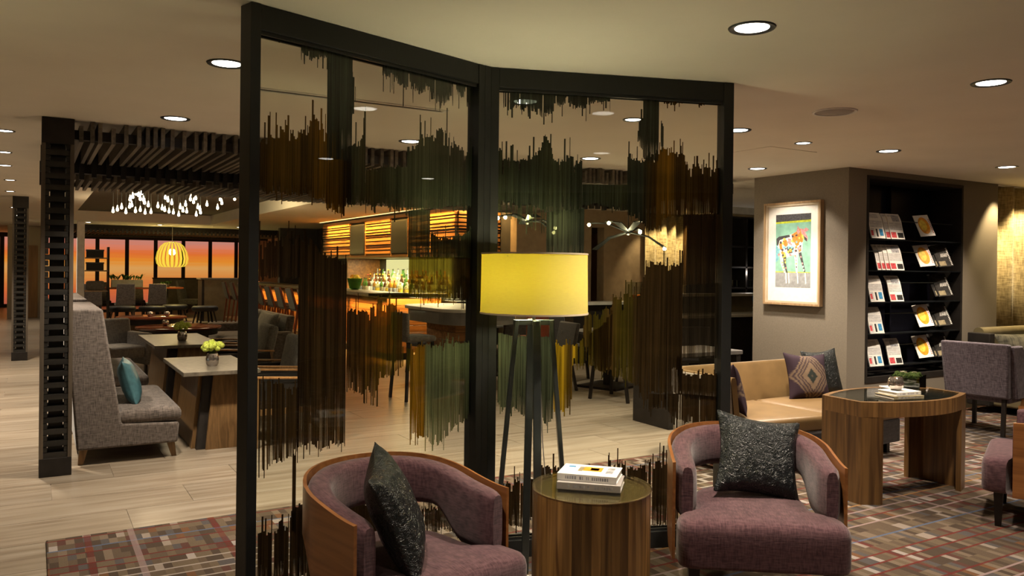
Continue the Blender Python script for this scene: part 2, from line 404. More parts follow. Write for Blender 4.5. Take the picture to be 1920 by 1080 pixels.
# ------------------------------------------------------------------ mesh helpers
class MB:
    def __init__(s):
        s.v = []; s.f = []
    def add(s, vs, fs):
        k = len(s.v)
        s.v += [tuple(p) for p in vs]
        s.f += [tuple(i + k for i in q) for q in fs]
        return s
    def box(s, x0, x1, y0, y1, z0, z1, m=None):
        vs = [(x, y, z) for z in (z0, z1) for x, y in ((x0, y0), (x1, y0), (x1, y1), (x0, y1))]
        if m is not None:
            vs = [tuple(m @ Vector(p)) for p in vs]
        return s.add(vs, [(3, 2, 1, 0), (4, 5, 6, 7), (0, 1, 5, 4), (1, 2, 6, 5), (2, 3, 7, 6), (3, 0, 4, 7)])
    def hexa(s, lo, hi):
        """lo, hi: four corner points each (counter-clockwise seen from above)"""
        return s.add(list(lo) + list(hi), [(3, 2, 1, 0), (4, 5, 6, 7), (0, 1, 5, 4), (1, 2, 6, 5), (2, 3, 7, 6), (3, 0, 4, 7)])
    def beam(s, a, b, w, d=None, up=(0, 0, 1)):
        a, b = Vector(a), Vector(b)
        d = w if d is None else d
        t = (b - a).normalized()
        u = Vector(up)
        if abs(t.dot(u)) > .98:
            u = Vector((0, 1, 0))
        x = t.cross(u).normalized() * (w / 2)
        y = t.cross(x).normalized() * (d / 2)
        return s.hexa([a - x - y, a + x - y, a + x + y, a - x + y], [b - x - y, b + x - y, b + x + y, b - x + y])
    def prism(s, poly, z0, z1, poly2=None):
        n = len(poly)
        p2 = poly2 or poly
        vs = [(x, y, z0) for x, y in poly] + [(x, y, z1) for x, y in p2]
        fs = [tuple(range(n - 1, -1, -1)), tuple(range(n, 2 * n))]
        fs += [(i, (i + 1) % n, n + (i + 1) % n, n + i) for i in range(n)]
        return s.add(vs, fs)
    def lathe(s, prof, seg=24, c=(0, 0), close=True):
        n = len(prof)
        vs = []
        for r, z in prof:
            for k in range(seg):
                a = 2 * math.pi * k / seg
                vs.append((c[0] + r * math.cos(a), c[1] + r * math.sin(a), z))
        fs = []
        for i in range(n - 1):
            for k in range(seg):
                k2 = (k + 1) % seg
                fs.append((i * seg + k, i * seg + k2, (i + 1) * seg + k2, (i + 1) * seg + k))
        if close:
            fs.append(tuple(range(seg - 1, -1, -1)))
            fs.append(tuple(range((n - 1) * seg, n * seg)))
        return s.add(vs, fs)
    def loft(s, rings, caps=True, loop=False):
        n = len(rings[0])
        vs = [p for r in rings for p in r]
        fs = []
        m = len(rings)
        for i in range(m if loop else m - 1):
            j = (i + 1) % m
            for k in range(n):
                k2 = (k + 1) % n
                fs.append((i * n + k, i * n + k2, j * n + k2, j * n + k))
        if caps and not loop:
            fs.append(tuple(range(n - 1, -1, -1)))
            fs.append(tuple(range((m - 1) * n, m * n)))
        return s.add(vs, fs)
    def tube(s, pts, r, seg=8):
        pts = [Vector(p) for p in pts]
        rings = []
        for i, p in enumerate(pts):
            t = (pts[min(i + 1, len(pts) - 1)] - pts[max(i - 1, 0)]).normalized()
            u = Vector((0, 0, 1)) if abs(t.z) < .9 else Vector((1, 0, 0))
            a = t.cross(u).normalized()
            b = t.cross(a).normalized()
            rings.append([tuple(p + (a * math.cos(q) + b * math.sin(q)) * r) for q in [2 * math.pi * k / seg for k in range(seg)]])
        return s.loft(rings)
    def ball(s, c, r, seg=12, rings=8, sz=1.0):
        prof = []
        for i in range(rings + 1):
            a = math.pi * i / rings
            prof.append((max(.0005, r * math.sin(a)), c[2] - r * sz * math.cos(a)))
        return s.lathe(prof, seg, (c[0], c[1]))

def obj(name, mb, mat, parent=None, smooth=False, bevel=0.0, seg=2, loc=None, rot=None, subd=0):
    me = bpy.data.meshes.new(name)
    me.from_pydata(mb.v, [], mb.f)
    me.materials.append(M[mat] if isinstance(mat, str) else mat)
    me.update()
    if smooth:
        me.polygons.foreach_set('use_smooth', [True] * len(me.polygons))
    o = bpy.data.objects.new(name, me)
    COL.objects.link(o)
    if loc: o.location = loc
    if rot: o.rotation_euler = rot
    if parent: o.parent = parent
    if bevel:
        b = o.modifiers.new('bevel', 'BEVEL')
        b.width = bevel; b.segments = seg; b.limit_method = 'ANGLE'; b.angle_limit = R(40)
    if subd:
        b = o.modifiers.new('subd', 'SUBSURF'); b.levels = subd; b.render_levels = subd
    if smooth:
        try:
            me.set_sharp_from_angle(angle=R(50))
        except Exception:
            pass
    return o
def tag(o, label, cat, group=None, kind=None):
    if label: o['label'] = label
    if cat: o['category'] = cat
    if group: o['group'] = group
    if kind: o['kind'] = kind
    return o
def thing(name, label, cat, loc=(0, 0, 0), rz=0.0, group=None, rot=None):
    o = bpy.data.objects.new(name, None)
    o.empty_display_size = .05
    COL.objects.link(o)
    o.location = loc
    o.rotation_euler = rot if rot else (0, 0, rz)
    return tag(o, label, cat, group)
def struct(name, mb, mat, **kw):
    o = obj(name, mb, mat, **kw)
    o['kind'] = 'structure'
    return o
def dup(root, loc, rz=0.0, label=None, group=None, rot=None):
    def cp(o, parent):
        c = o.copy()
        COL.objects.link(c)
        if parent: c.parent = parent
        for ch in o.children:
            cp(ch, c)
        return c
    r = cp(root, None)
    r.location = loc
    r.rotation_euler = rot if rot else (0, 0, rz)
    if label: r['label'] = label
    if group: r['group'] = group
    return r
def share(name, src, parent, loc, rot=(0, 0, 0), scale=(1, 1, 1)):
    """one more piece that uses the mesh of an earlier one"""
    o = bpy.data.objects.new(name, src.data)
    COL.objects.link(o)
    o.parent = parent
    o.location = loc; o.rotation_euler = rot; o.scale = scale
    return o
def pillow_mb(w, h, t, n=14, pinch=.14, seed=1):
    """square cushion standing in the xz plane, faces -y, pinched corners"""
    g = random.Random(seed)
    mb = MB()
    front, back = [], []
    for j in range(n + 1):
        for i in range(n + 1):
            u = i / n * 2 - 1; v = j / n * 2 - 1
            e = (1 - abs(u) ** 2.4) * (1 - abs(v) ** 2.4)
            th = t / 2 * max(0, e) ** .42
            x = u * w / 2 * (1 - pinch * (1 - v * v) * abs(u)); z = v * h / 2 * (1 - pinch * (1 - u * u) * abs(v))
            k = 1 + g.uniform(-.05, .05)
            front.append((x, -th * k, z)); back.append((x, th * k, z))
    W = n + 1
    fs = []
    for j in range(n):
        for i in range(n):
            a = j * W + i
            fs.append((a, a + 1, a + W + 1, a + W))
    K = W * W
    fb = [tuple(K + q for q in reversed(f)) for f in fs]
    rim = [i for i in range(W)] + [j * W + n for j in range(1, W)] + [n * W + i for i in range(n - 1, -1, -1)] + [j * W for j in range(n - 1, 0, -1)]
    fr = []
    for a, b in zip(rim, rim[1:] + rim[:1]):
        fr.append((a, K + a, K + b, b))
    return mb.add(front + back, fs + fb + fr)
def rbox_mb(x0, x1, y0, y1, z0, z1, r=.03, crown=0.0):
    """soft upholstered block: rounded plan, rounded edges, optional crowned top"""
    def ring(ins, z):
        pts = []
        rr = max(.004, r - ins * .3)
        for cx_, cy_, a0 in ((x1 - ins - rr, y1 - ins - rr, 0), (x0 + ins + rr, y1 - ins - rr, 90), (x0 + ins + rr, y0 + ins + rr, 180), (x1 - ins - rr, y0 + ins + rr, 270)):
            for k in range(5):
                a = R(a0 + 90 * k / 4)
                pts.append((cx_ + rr * math.cos(a), cy_ + rr * math.sin(a), z))
        return pts
    rings = [ring(r, z0), ring(r * .3, z0 + r * .3), ring(0, z0 + r)]
    rings += [ring(0, z1 - r), ring(r * .3, z1 - r * .3), ring(r, z1)]
    if crown:
        rings += [ring(r * 2.5, z1 + crown * .6), ring(r * 5, z1 + crown)]
    return MB().loft(rings)
# ------------------------------------------------------------------ room shell
TX, TY = 1.2, 0.445
def build_shell():
    fl = struct('floor', MB().box(-3.2, 14.5, -3.2, 34.5, -.12, -.006), 'grout')
    # porcelain tiles: single pieces near the camera, the far field joined
    lib = []
    for k in range(3):
        t = obj('tile', MB().box(0, TX - .004, 0, TY - .004, -.006, 0), 'floor_tile', fl, bevel=.0)
        lib.append(t)
    n = 0
    far = MB()
    rows = int((34 - 2.0) / TY)
    for j in range(rows):
        y = 2.03 + j * TY
        off = (j % 3) * TX / 3 + .12
        for i in range(-4, 13):
            x = i * TX + off
            if x < -3.1 or x > 13.2: continue
            near = y < 13.0 and -1.0 < x < 6.6 and (y > 4.6 or x < .1) and (x - .2 < .62 * y + .6) and x > -.45 - y * .08
            if near and n < 290:
                if n < 3:
                    lib[n].location = (x, y, 0)
                else:
                    share('tile', lib[n % 3], fl, (x, y, 0))
                n += 1
            else:
                far.box(x, x + TX - .004, y, y + TY - .004, -.006, 0)
    o = obj('tile_field', far, 'floor_tile', fl)
    o['kind'] = 'stuff'
    c = MB()
    # ceiling with a sunken tray over the bar lounge: x .75..4.0, y 9.7..22.2
    c.box(-3.2, 14.5, -3.2, 9.7, CEIL, CEIL + .5)
    c.box(-3.2, 14.5, 22.2, 34.5, CEIL, CEIL + .5)
    c.box(-3.2, .75, 9.7, 22.2, CEIL, CEIL + .5)
    c.box(4.0, 14.5, 9.7, 22.2, CEIL, CEIL + .5)
    ce = struct('ceiling', c, 'ceiling_paint')
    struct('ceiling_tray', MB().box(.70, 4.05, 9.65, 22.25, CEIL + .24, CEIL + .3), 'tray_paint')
    struct('wall_left', MB().box(-3.3, -3.2, -3.2, 34.5, 0, CEIL), 'wall_paint')
    struct('wall_right', MB().box(14.5, 14.6, -3.2, 34.5, 0, CEIL), 'wall_paint')
    struct('wall_behind', MB().box(-3.3, 14.6, -3.3, -3.2, 0, CEIL), 'wall_paint')
    struct('wall_far', MB().box(-3.3, 14.6, 34.5, 34.6, 0, CEIL), 'wall_paint')
    # block of wall that carries the picture (left face) and the magazine niche (front face)
    m = MB()
    m.box(7.04, 7.33, 5.2, 6.43, 0, CEIL)
    m.box(7.33, 9.06, 5.62, 6.43, 0, CEIL)
    m.box(9.06, 9.78, 5.2, 6.43, 0, CEIL)
    m.box(7.33, 9.06, 5.2, 5.62, 0, .41)
    m.box(7.33, 9.06, 5.2, 5.62, 2.55, CEIL)
    struct('wall_picture', m, 'wall_vinyl')
    # window wall behind the curtain at the far right
    struct('wall_curtain', MB().box(9.78, 14.5, 6.43, 6.55, 0, CEIL), 'wall_vinyl')
    # lounge wall behind the bar-side dining tables
    m = MB()
    m.box(6.95, 8.5, 11.5, 11.7, 0, CEIL)
    m.box(8.78, 14.5, 11.5, 11.7, 0, CEIL)
    m.box(8.5, 8.78, 11.5, 11.7, 2.3, CEIL)
    struct('wall_lounge', m, 'tan_panel')
    struct('wall_passage', MB().box(8.4, 8.9, 12.6, 12.7, 0, CEIL), 'dark_wall')
    struct('wall_bar', MB().box(6.95, 7.1, 11.7, 22.5, 0, CEIL), 'dark_wall')
    struct('wall_bar_end', MB().box(5.9, 7.1, 22.5, 22.7, 0, CEIL), 'dark_wall')
    # corridor end wall with a door
    struct('wall_corridor', MB().box(-.62, .30, 26.6, 26.8, 0, CEIL), 'wall_paint')
    d = struct('door_1', MB().box(-.36, .12, 26.53, 26.6, 0, 2.05), 'door_wood', bevel=.008)
    obj('door_handle', MB().tube([(-.30, 26.50, 1.0), (-.30, 26.49, 1.02), (-.20, 26.49, 1.02)], .012), 'steel', d)
    # header beam in front of the lounge on the right with its lit white lip
    struct('trim_1', MB().box(9.3, 10.5, 9.5, 9.62, 2.5, CEIL), 'white_top')
build_shell()

# ------------------------------------------------------------------ sunset window wall
def build_windows():
    Y = 33.0
    y0, y1 = .12, 2.46
    bays = []
    x = -4.62 + .5
    xs = [-2.95 + .98 * k for k in range(12)]
    for k, x0 in enumerate(xs):
        if x0 < -3.1 or x0 > 7.2: continue
        t = struct('window_%d' % (k + 1), MB().box(x0, x0 + .13, Y - .09, Y + .04, 0, CEIL), 'dark_stain')
        obj('rail', MB().box(x0 + .13, x0 + .98, Y - .06, Y + .04, y1, CEIL), 'dark_stain', t)
        obj('rail', MB().box(x0 + .13, x0 + .98, Y - .06, Y + .04, 0, y0), 'dark_stain', t)
        obj('pane', MB().box(x0 + .13, x0 + .98, Y - .02, Y + .02, y0, y1), 'sunset_panel', t)
build_windows()

# ------------------------------------------------------------------ carpet
def build_carpet():
    o = obj('carpet', MB().box(.073, 7.03, -3.0, 5.132, .0005, .013), 'carpet_weave', bevel=.004)
    tag(o, 'brown plaid woven carpet with red and blue lines under the armchairs', 'carpet')
    o = obj('carpet', MB().box(7.036, 14.3, -3.0, 5.19, .0005, .013), 'carpet_weave')
    tag(o, 'plaid carpet width running up to the magazine wall', 'carpet')
build_carpet()

# ------------------------------------------------------------------ ceiling fittings
def downlight_proto():
    t = thing('downlight', 'x', 'downlight')
    obj('trim_ring', MB().lathe([(.074, -.001), (.086, -.006), (.098, -.006), (.102, 0), (.074, .0)], 28, close=False), 'gunmetal', t, smooth=True)
    obj('lens', MB().lathe([(.0005, -.0035), (.05, -.0035), (.073, -.002), (.074, .0)], 28, close=False), 'downlight_glow', t, smooth=True)
    return t
DL = [  # x, y, size, power factor, cone, label
    (.865, 4.395, 1, 1.5, 'recessed ceiling downlight beside the top of the divider\'s first post'),
    (.877, 6.248, 1, 1.15, 'recessed ceiling downlight just in front of the slatted pergola near the lattice column'),
    (2.679, 2.472, 1, .8, 'largest recessed ceiling downlight, above the armchair beside the divider'),
    (4.551, 2.466, 1, .40, 'recessed ceiling downlight near the right edge of the photo, above the round speaker'),
    (4.542, 4.32, 1, 1.0, 'recessed ceiling downlight half hidden by the divider\'s end post'),
    (5.432, 4.447, .72, .45, 'small ceiling downlight beside the access hatch seam'),
    (6.384, 4.323, 1, .65, 'recessed ceiling downlight in front of the wall corner above the picture'),
    (6.408, 5.817, .95, .9, 'recessed ceiling downlight right above the framed picture'),
    (8.265, 4.313, 1, .8, 'recessed ceiling downlight in front of the magazine niche'),
    (2.669, 4.329, 1, .7, 'recessed ceiling downlight behind the top fringe of the divider\'s second glass panel'),
    (3.622, 4.426, .72, .5, 'small ceiling downlight seen through the second glass panel'),
    (4.562, 6.203, 1, .9, 'recessed ceiling downlight seen through the second glass panel near the pergola'),
    (2.718, 6.238, 1, .55, 'recessed ceiling downlight seen through the first glass panel near the pergola'),
    (-.199, 7.617, .7, 1.8, 'first corridor downlight beyond the lattice column'),
    (-.245, 9.087, .7, 1.8, 'second corridor downlight beyond the lattice column'),
    (-.267, 10.321, .7, 1.8, 'third corridor downlight from the lattice column'),
    (-.26, 12.1, .7, 1.8, 'fourth corridor downlight from the lattice column'),
    (-.30, 14.0, .7, 1.8, 'corridor downlight next to the far lattice column'),
]
def build_ceiling_fittings():
    p = downlight_proto()
    for k, (x, y, s, e, lab) in enumerate(DL):
        o = p if k == 0 else dup(p, (x, y, CEIL))
        o.location = (x, y, CEIL)
        o.scale = (s, s, 1)
        o['label'] = lab
        o['group'] = 'recessed downlights'
        light('downlight_beam', 'SPOT', (0, 0, -.03), SPOT_W * e, WARM, parent=o, spot_size=R(104), spot_blend=.85, shadow_soft_size=.06)
    # unseen downlights added behind the camera for ambient light, carrying on the ceiling grid
    for x, y, q in ((.87, .6, 'over the near end of the carpet'), (.87, 2.47, 'over the sideways armchair'), (2.68, .6, 'two rows before the divider'), (4.55, .6, 'two rows before the coffee table'), (6.4, 2.47, 'right of the coffee table'), (6.4, .6, 'far right of the row behind the camera'), (8.27, 2.47, 'over the banquette corner')):
        o = dup(p, (x, y, CEIL), label='recessed ceiling downlight added outside the view for ambient light, ' + q)
        for ch in list(o.children):
            if ch.type == 'LIGHT': bpy.data.objects.remove(ch)
        o.location = (x, y, CEIL); o.scale = (1, 1, 1)
        o['group'] = 'added downlights behind the camera'
        light('downlight_beam', 'SPOT', (0, 0, -.03), SPOT_W * .95, WARM, parent=o, spot_size=R(104), spot_blend=.85, shadow_soft_size=.06)
    # small far lights beyond the tray
    for x, y in ((1.2, 23.1), (4.9, 23.0), (2.9, 23.2), (-.3, 18), (-.3, 21), (-.3, 24), (6.2, 9.5), (4.6, 10.2), (7.9, 9.9)):
        o = dup(p, (x, y, CEIL))
        for ch in list(o.children):
            if ch.type == 'LIGHT': bpy.data.objects.remove(ch)
        o.location = (x, y, CEIL); o.scale = (1, 1, 1)
        if x < 0: o['label'] = {18: 'first', 21: 'second', 24: 'third'}[y] + ' distant corridor downlight past the far lattice column'; o['group'] = 'distant corridor downlights'
        elif y > 20: o['label'] = 'distant ceiling downlight before the sunset windows, ' + {1.2: 'above the pale pier', 2.9: 'left of the yellow pendant', 4.9: 'nearest the bar'}[x]; o['group'] = 'downlights before the sunset windows'
        else: o['label'] = 'ceiling downlight behind the pergola, over the ' + {6.2: 'square dining tables', 4.6: 'high white table', 7.9: 'lounge wall console'}[x]; o['group'] = 'downlights over the dining tables'
        light('downlight_beam', 'SPOT', (0, 0, -.03), SPOT_W * (1.2 if x < 0 else .55), WARM, parent=o, spot_size=R(104), spot_blend=.85, shadow_soft_size=.06)
    # round speaker grille
    t = thing('ceiling_speaker', 'round pale speaker grille flush in the ceiling', 'speaker', (4.533, 3.462, CEIL))
    obj('grille', MB().lathe([(.0005, -.004), (.118, -.004), (.122, -.001)], 40, close=False), 'speaker_grey', t, smooth=True)
    obj('rim', MB().lathe([(.124, 0), (.126, -.008), (.138, -.008), (.142, 0)], 40, close=False), 'white_metal', t, smooth=True)
    # slot diffuser seen through the first glass panel
    t = thing('slot_diffuser', 'long narrow air slot in the ceiling behind the first glass panel', 'air vent', (1.765, 4.91, CEIL))
    obj('slot', MB().box(-.60, .60, -.022, .022, -.002, 0), 'dark_stain', t)
    for s in (-1, 1):
        obj('flange', MB().box(-.62, .62, s * .035 - .012, s * .035 + .012, -.006, 0), 'white_metal', t)
    for s in (-1, 1):
        obj('end_cap', MB().box(s * .62 - .01, s * .62 + .01, -.047, .047, -.006, 0), 'white_metal', t)
    o = obj('access_hatch', MB().box(5.35, 5.95, 4.72, 5.3, CEIL - .004, CEIL), 'ceiling_paint', bevel=.002)
    tag(o, 'square access hatch flush in the ceiling near the wall corner', 'hatch')
build_ceiling_fittings()

# ------------------------------------------------------------------ glass divider
FILM = [
('L', 0, 0.04, 0.35, [(0.157, 'green')], [(0.151, 2.505, 2.49), (0.183, 2.505, 2.488)]),
('L', 0, 0.05, 0.12, [(0.267, 'green')], [(0.26, 2.505, 2.473), (0.31, 2.505, 2.437), (0.359, 2.505, 2.461), (0.411, 2.505, 2.476)]),
('L', 0.01, 0.02, 0.0, [(0.402, 'slate')], [(0.394, 2.505, 2.019), (0.411, 2.505, 2.021), (0.516, 2.505, 2.032), (0.528, 2.505, 2.033)]),
('L', 0.03, 0.05, 0.2, [(0.527, 'slate')], [(0.519, 2.392, 2.272), (0.53, 2.418, 2.238), (0.546, 2.361, 2.276)]),
('L', 0, 0.1, 0.06, [(0.705, 'slate')], [(0.697, 2.505, 2.459), (0.747, 2.505, 2.448), (0.802, 2.505, 2.428), (0.861, 2.505, 2.423), (0.928, 2.505, 2.419), (0.983, 2.505, 2.439), (1.004, 2.505, 2.364), (1.123, 2.505, 2.393), (1.141, 2.505, 2.437), (1.208, 2.505, 2.445), (1.246, 2.505, 2.397), (1.288, 2.505, 2.387)]),
('L', 0.12, 0.05, 0.0, [(0.071, 'umber'), (0.2, 'amberd'), (0.291, 'umber'), (0.385, 'amber'), (0.441, 'amber'), (0.498, 'brown')], [(0.068, 2.066, 1.857), (0.109, 2.072, 1.851), (0.165, 2.128, 1.856), (0.208, 2.138, 1.85), (0.247, 2.128, 1.853), (0.286, 2.126, 1.851), (0.331, 2.185, 1.845), (0.369, 2.183, 1.848), (0.403, 2.16, 1.831), (0.465, 2.145, 1.817), (0.509, 2.055, 1.843), (0.529, 2.033, 1.859)]),
('L', 0.03, 0.09, 0.0, [(0.402, 'amber'), (0.498, 'amber'), (0.515, 'green')], [(0.393, 2.018, 1.812), (0.424, 2.021, 1.797), (0.466, 2.026, 1.788), (0.509, 2.031, 1.827), (0.532, 2.033, 1.845)]),
('L', 0.12, 0.07, 0.0, [(0.512, 'green'), (0.646, 'umberg'), (0.772, 'green'), (0.87, 'greenl'), (1.303, 'slate')], [(0.508, 2.098, 1.843), (0.567, 2.105, 1.838), (0.605, 2.134, 1.835)]),
('L', 0.02, 0.07, 0.0, [(0.61, 'umberg'), (0.772, 'green'), (0.863, 'greenl')], [(0.607, 1.997, 1.831), (0.705, 2.014, 1.832), (0.853, 2.036, 1.831)]),
('L', 0.12, 0.03, 0.0, [(0.857, 'green'), (0.955, 'greenl'), (1.042, 'green'), (1.315, 'slate')], [(0.852, 2.131, 1.821), (0.933, 2.149, 1.826), (1.019, 2.191, 1.842), (1.064, 2.255, 1.85), (1.127, 2.205, 1.859), (1.191, 2.158, 1.869), (1.24, 2.158, 1.877), (1.31, 2.172, 1.882)]),
('L', 0.0, 0.02, 0.0, [(0.863, 'green'), (0.938, 'greenl'), (1.007, 'green')], [(0.863, 1.826, 1.595), (1.003, 1.835, 1.597)]),
('L', 0.05, 0.0, 0.0, [(1.007, 'green'), (1.151, 'slate'), (1.303, 'green')], [(1.008, 1.714, 1.597), (1.08, 1.7, 1.598), (1.153, 1.703, 1.6), (1.22, 1.722, 1.601), (1.316, 1.767, 1.602)]),
('L', 0.0, 0.05, 0.02, [(0.863, 'oliv'), (1.151, 'oliv'), (1.162, 'brown'), (1.303, 'brown')], [(0.87, 1.6, 1.404), (0.975, 1.602, 1.397), (1.063, 1.603, 1.381), (1.154, 1.605, 1.388), (1.222, 1.606, 1.392), (1.291, 1.608, 1.401)]),
('L', 0.09, 0.02, 0.0, [(0.071, 'brownt'), (0.251, 'brownt')], [(0.072, 1.651, 1.502), (0.126, 1.653, 1.502), (0.176, 1.668, 1.502), (0.216, 1.717, 1.502), (0.265, 1.671, 1.502)]),
('L', 0.07, 0.05, 0.0, [(0.259, 'brown'), (0.358, 'umberb'), (0.503, 'brown')], [(0.26, 1.671, 0.765), (0.332, 1.653, 0.768), (0.376, 1.619, 0.747), (0.415, 1.601, 0.755), (0.46, 1.583, 0.743), (0.489, 1.574, 0.753), (0.509, 1.569, 0.74)]),
('L', 0.09, 0.06, 0.0, [(0.506, 'brown'), (0.616, 'umber'), (0.772, 'oliv'), (0.824, 'umber')], [(0.512, 1.346, 0.996), (0.592, 1.331, 0.968), (0.637, 1.354, 0.969), (0.689, 1.377, 0.94), (0.701, 1.382, 1.039), (0.771, 1.355, 1.033), (0.834, 1.323, 1.066)]),
('L', 0.0, 0.07, 0.3, [(0.827, 'oliv')], [(0.836, 1.169, 1.066), (0.886, 1.152, 1.049)]),
('L', 0.05, 0.07, 0.0, [(0.877, 'amber'), (0.972, 'amber'), (0.993, 'greenp'), (1.151, 'greenp'), (1.303, 'green')], [(0.886, 1.152, 0.737), (0.947, 1.156, 0.71), (1.002, 1.163, 0.702), (1.052, 1.155, 0.657), (1.117, 1.164, 0.685), (1.161, 1.17, 0.725), (1.229, 1.166, 0.757), (1.275, 1.168, 0.778), (1.317, 1.177, 0.885)]),
('L', 0.06, 0.06, 0.12, [(0.062, 'umberb'), (0.259, 'umberb')], [(0.069, 1.082, 0.651), (0.108, 1.071, 0.706), (0.137, 1.075, 0.719), (0.183, 1.049, 0.72), (0.221, 1.038, 0.732), (0.239, 1.043, 0.728), (0.268, 1.026, 0.765)]),
('L', 0.02, 0.03, 0.0, [(0.228, 'brown')], [(0.24, 0.752, 0.409), (0.258, 0.749, 0.405)]),
('L', 0.08, 0.05, 0.06, [(0.066, 'brown')], [(0.081, 0.448, 0.249), (0.115, 0.462, 0.239), (0.165, 0.428, 0.226), (0.215, 0.45, 0.211), (0.248, 0.534, 0.225), (0.282, 0.515, 0.204), (0.319, 0.507, 0.194), (0.485, 0.472, 0.148), (0.664, 0.435, 0.123), (0.89, 0.382, 0.257), (0.993, 0.352, 0.246), (1.1, 0.338, 0.229), (1.211, 0.32, 0.182), (1.338, 0.321, 0.194)]),
('R', 0, 0.07, 0.08, [(0.056, 'slate'), (0.692, 'slate')], [(0.077, 2.505, 2.423), (0.115, 2.505, 2.397), (0.156, 2.505, 2.416), (0.194, 2.505, 2.404), (0.244, 2.505, 2.412), (0.273, 2.505, 2.379), (0.341, 2.505, 2.383), (0.371, 2.505, 2.433), (0.422, 2.505, 2.442), (0.476, 2.505, 2.439), (0.525, 2.505, 2.421), (0.561, 2.505, 2.452), (0.613, 2.505, 2.47), (0.677, 2.505, 2.468)]),
('R', 0, 0.02, 0.0, [(0.879, 'slate')], [(0.87, 2.505, 2.16), (0.964, 2.505, 2.163)]),
('R', 0.06, 0.06, 0.1, [(0.845, 'slate')], [(0.839, 2.35, 2.27), (0.857, 2.389, 2.233), (0.875, 2.411, 2.219)]),
('R', 0.05, 0.05, 0.2, [(0.974, 'slate')], [(0.967, 2.386, 2.223), (0.993, 2.348, 2.239)]),
('R', 0, 0.04, 0.3, [(0.993, 'umber')], [(0.983, 2.505, 2.485), (1.041, 2.505, 2.476), (1.092, 2.505, 2.496), (1.137, 2.505, 2.505)]),
('R', 0, 0.03, 0.5, [(1.211, 'umber')], [(1.201, 2.505, 2.485), (1.243, 2.505, 2.481)]),
('R', 0.12, 0.04, 0.0, [(0.056, 'green'), (0.187, 'slate'), (0.335, 'green'), (0.524, 'slate')], [(0.052, 2.183, 1.922), (0.096, 2.143, 1.907), (0.169, 2.143, 1.889), (0.228, 2.168, 1.89), (0.272, 2.178, 1.883), (0.315, 2.266, 1.864), (0.361, 2.168, 1.851), (0.421, 2.156, 1.867), (0.521, 2.145, 1.884)]),
('R', 0, 0.04, 0.0, [(0.524, 'slate'), (0.785, 'green')], [(0.522, 2.015, 1.907), (0.635, 2.016, 1.902), (0.783, 2.021, 1.876)]),
('R', 0.1, 0.05, 0.0, [(0.785, 'slate'), (0.87, 'slate'), (0.933, 'umber'), (1.012, 'amber'), (1.076, 'umber'), (1.341, 'umberb')], [(0.782, 2.17, 1.847), (0.85, 2.159, 1.828), (0.875, 2.183, 1.811), (0.919, 2.185, 1.776), (0.963, 2.193, 1.783), (0.992, 2.209, 1.837), (1.046, 2.22, 1.854), (1.103, 2.198, 1.858), (1.153, 2.126, 1.865), (1.233, 2.15, 1.867), (1.338, 2.133, 1.876)]),
('R', 0.01, 0.0, 0.0, [(0.329, 'green'), (0.425, 'greenl'), (0.533, 'slate')], [(0.323, 1.856, 1.608), (0.536, 1.884, 1.611)]),
('R', 0.03, 0.04, 0.5, [(0.056, 'greent'), (0.335, 'greent')], [(0.055, 1.922, 1.843), (0.328, 1.893, 1.735)]),
('R', 0.01, 0.06, 0.0, [(0.056, 'greenp'), (0.202, 'greend'), (0.365, 'greend')], [(0.063, 1.204, 0.863), (0.084, 1.204, 0.791), (0.136, 1.189, 0.804), (0.209, 1.189, 0.759), (0.254, 1.183, 0.729), (0.307, 1.182, 0.742), (0.331, 1.182, 0.698), (0.373, 1.182, 0.754)]),
('R', 0.04, 0.07, 0.0, [(0.365, 'gold'), (0.41, 'gold'), (0.47, 'umber')], [(0.373, 1.153, 0.783), (0.403, 1.144, 0.768), (0.439, 1.135, 0.781), (0.478, 1.135, 0.838)]),
('R', 0.03, 0.06, 0.15, [(0.47, 'gold'), (0.546, 'oliv'), (0.637, 'umber')], [(0.478, 1.129, 1.042), (0.524, 1.157, 1.012), (0.584, 1.201, 1.011), (0.645, 1.244, 0.995), (0.705, 1.303, 1.009)]),
('R', 0.1, 0.06, 0.05, [(0.53, 'umber'), (0.622, 'oliv'), (0.699, 'umber')], [(0.537, 1.297, 1.128), (0.613, 1.297, 1.01), (0.705, 1.347, 0.98)]),
('R', 0.1, 0.05, 0.0, [(0.699, 'umber'), (0.761, 'oliv'), (0.854, 'umberb'), (1.117, 'brown')], [(0.704, 1.391, 0.965), (0.766, 1.391, 0.949), (0.813, 1.385, 0.925), (0.86, 1.426, 0.912), (0.878, 1.486, 0.858), (0.902, 1.569, 0.798), (0.927, 1.575, 0.872), (0.984, 1.57, 0.856), (1.032, 1.555, 0.855), (1.063, 1.577, 0.854), (1.121, 1.586, 0.853)]),
('R', 0.0, 0.0, 0.0, [(1.117, 'brownt')], [(1.117, 1.864, 1.467), (1.341, 1.876, 1.483)]),
('R', 0.0, 0.0, 0.0, [(1.117, 'brownt2')], [(1.123, 1.467, 1.056), (1.347, 1.483, 1.053)]),
('R', 0.03, 0.03, 0.0, [(1.076, 'brown')], [(1.086, 1.057, 1.003), (1.115, 1.057, 0.853), (1.122, 0.973, 0.853), (1.184, 0.954, 0.821), (1.255, 0.97, 0.82), (1.298, 0.964, 0.819), (1.353, 0.969, 0.817)]),
('R', 0.0, 0.05, 0.1, [(0.911, 'brown')], [(0.923, 0.863, 0.768), (0.993, 0.856, 0.796), (1.121, 0.859, 0.703), (1.355, 0.832, 0.666)]),
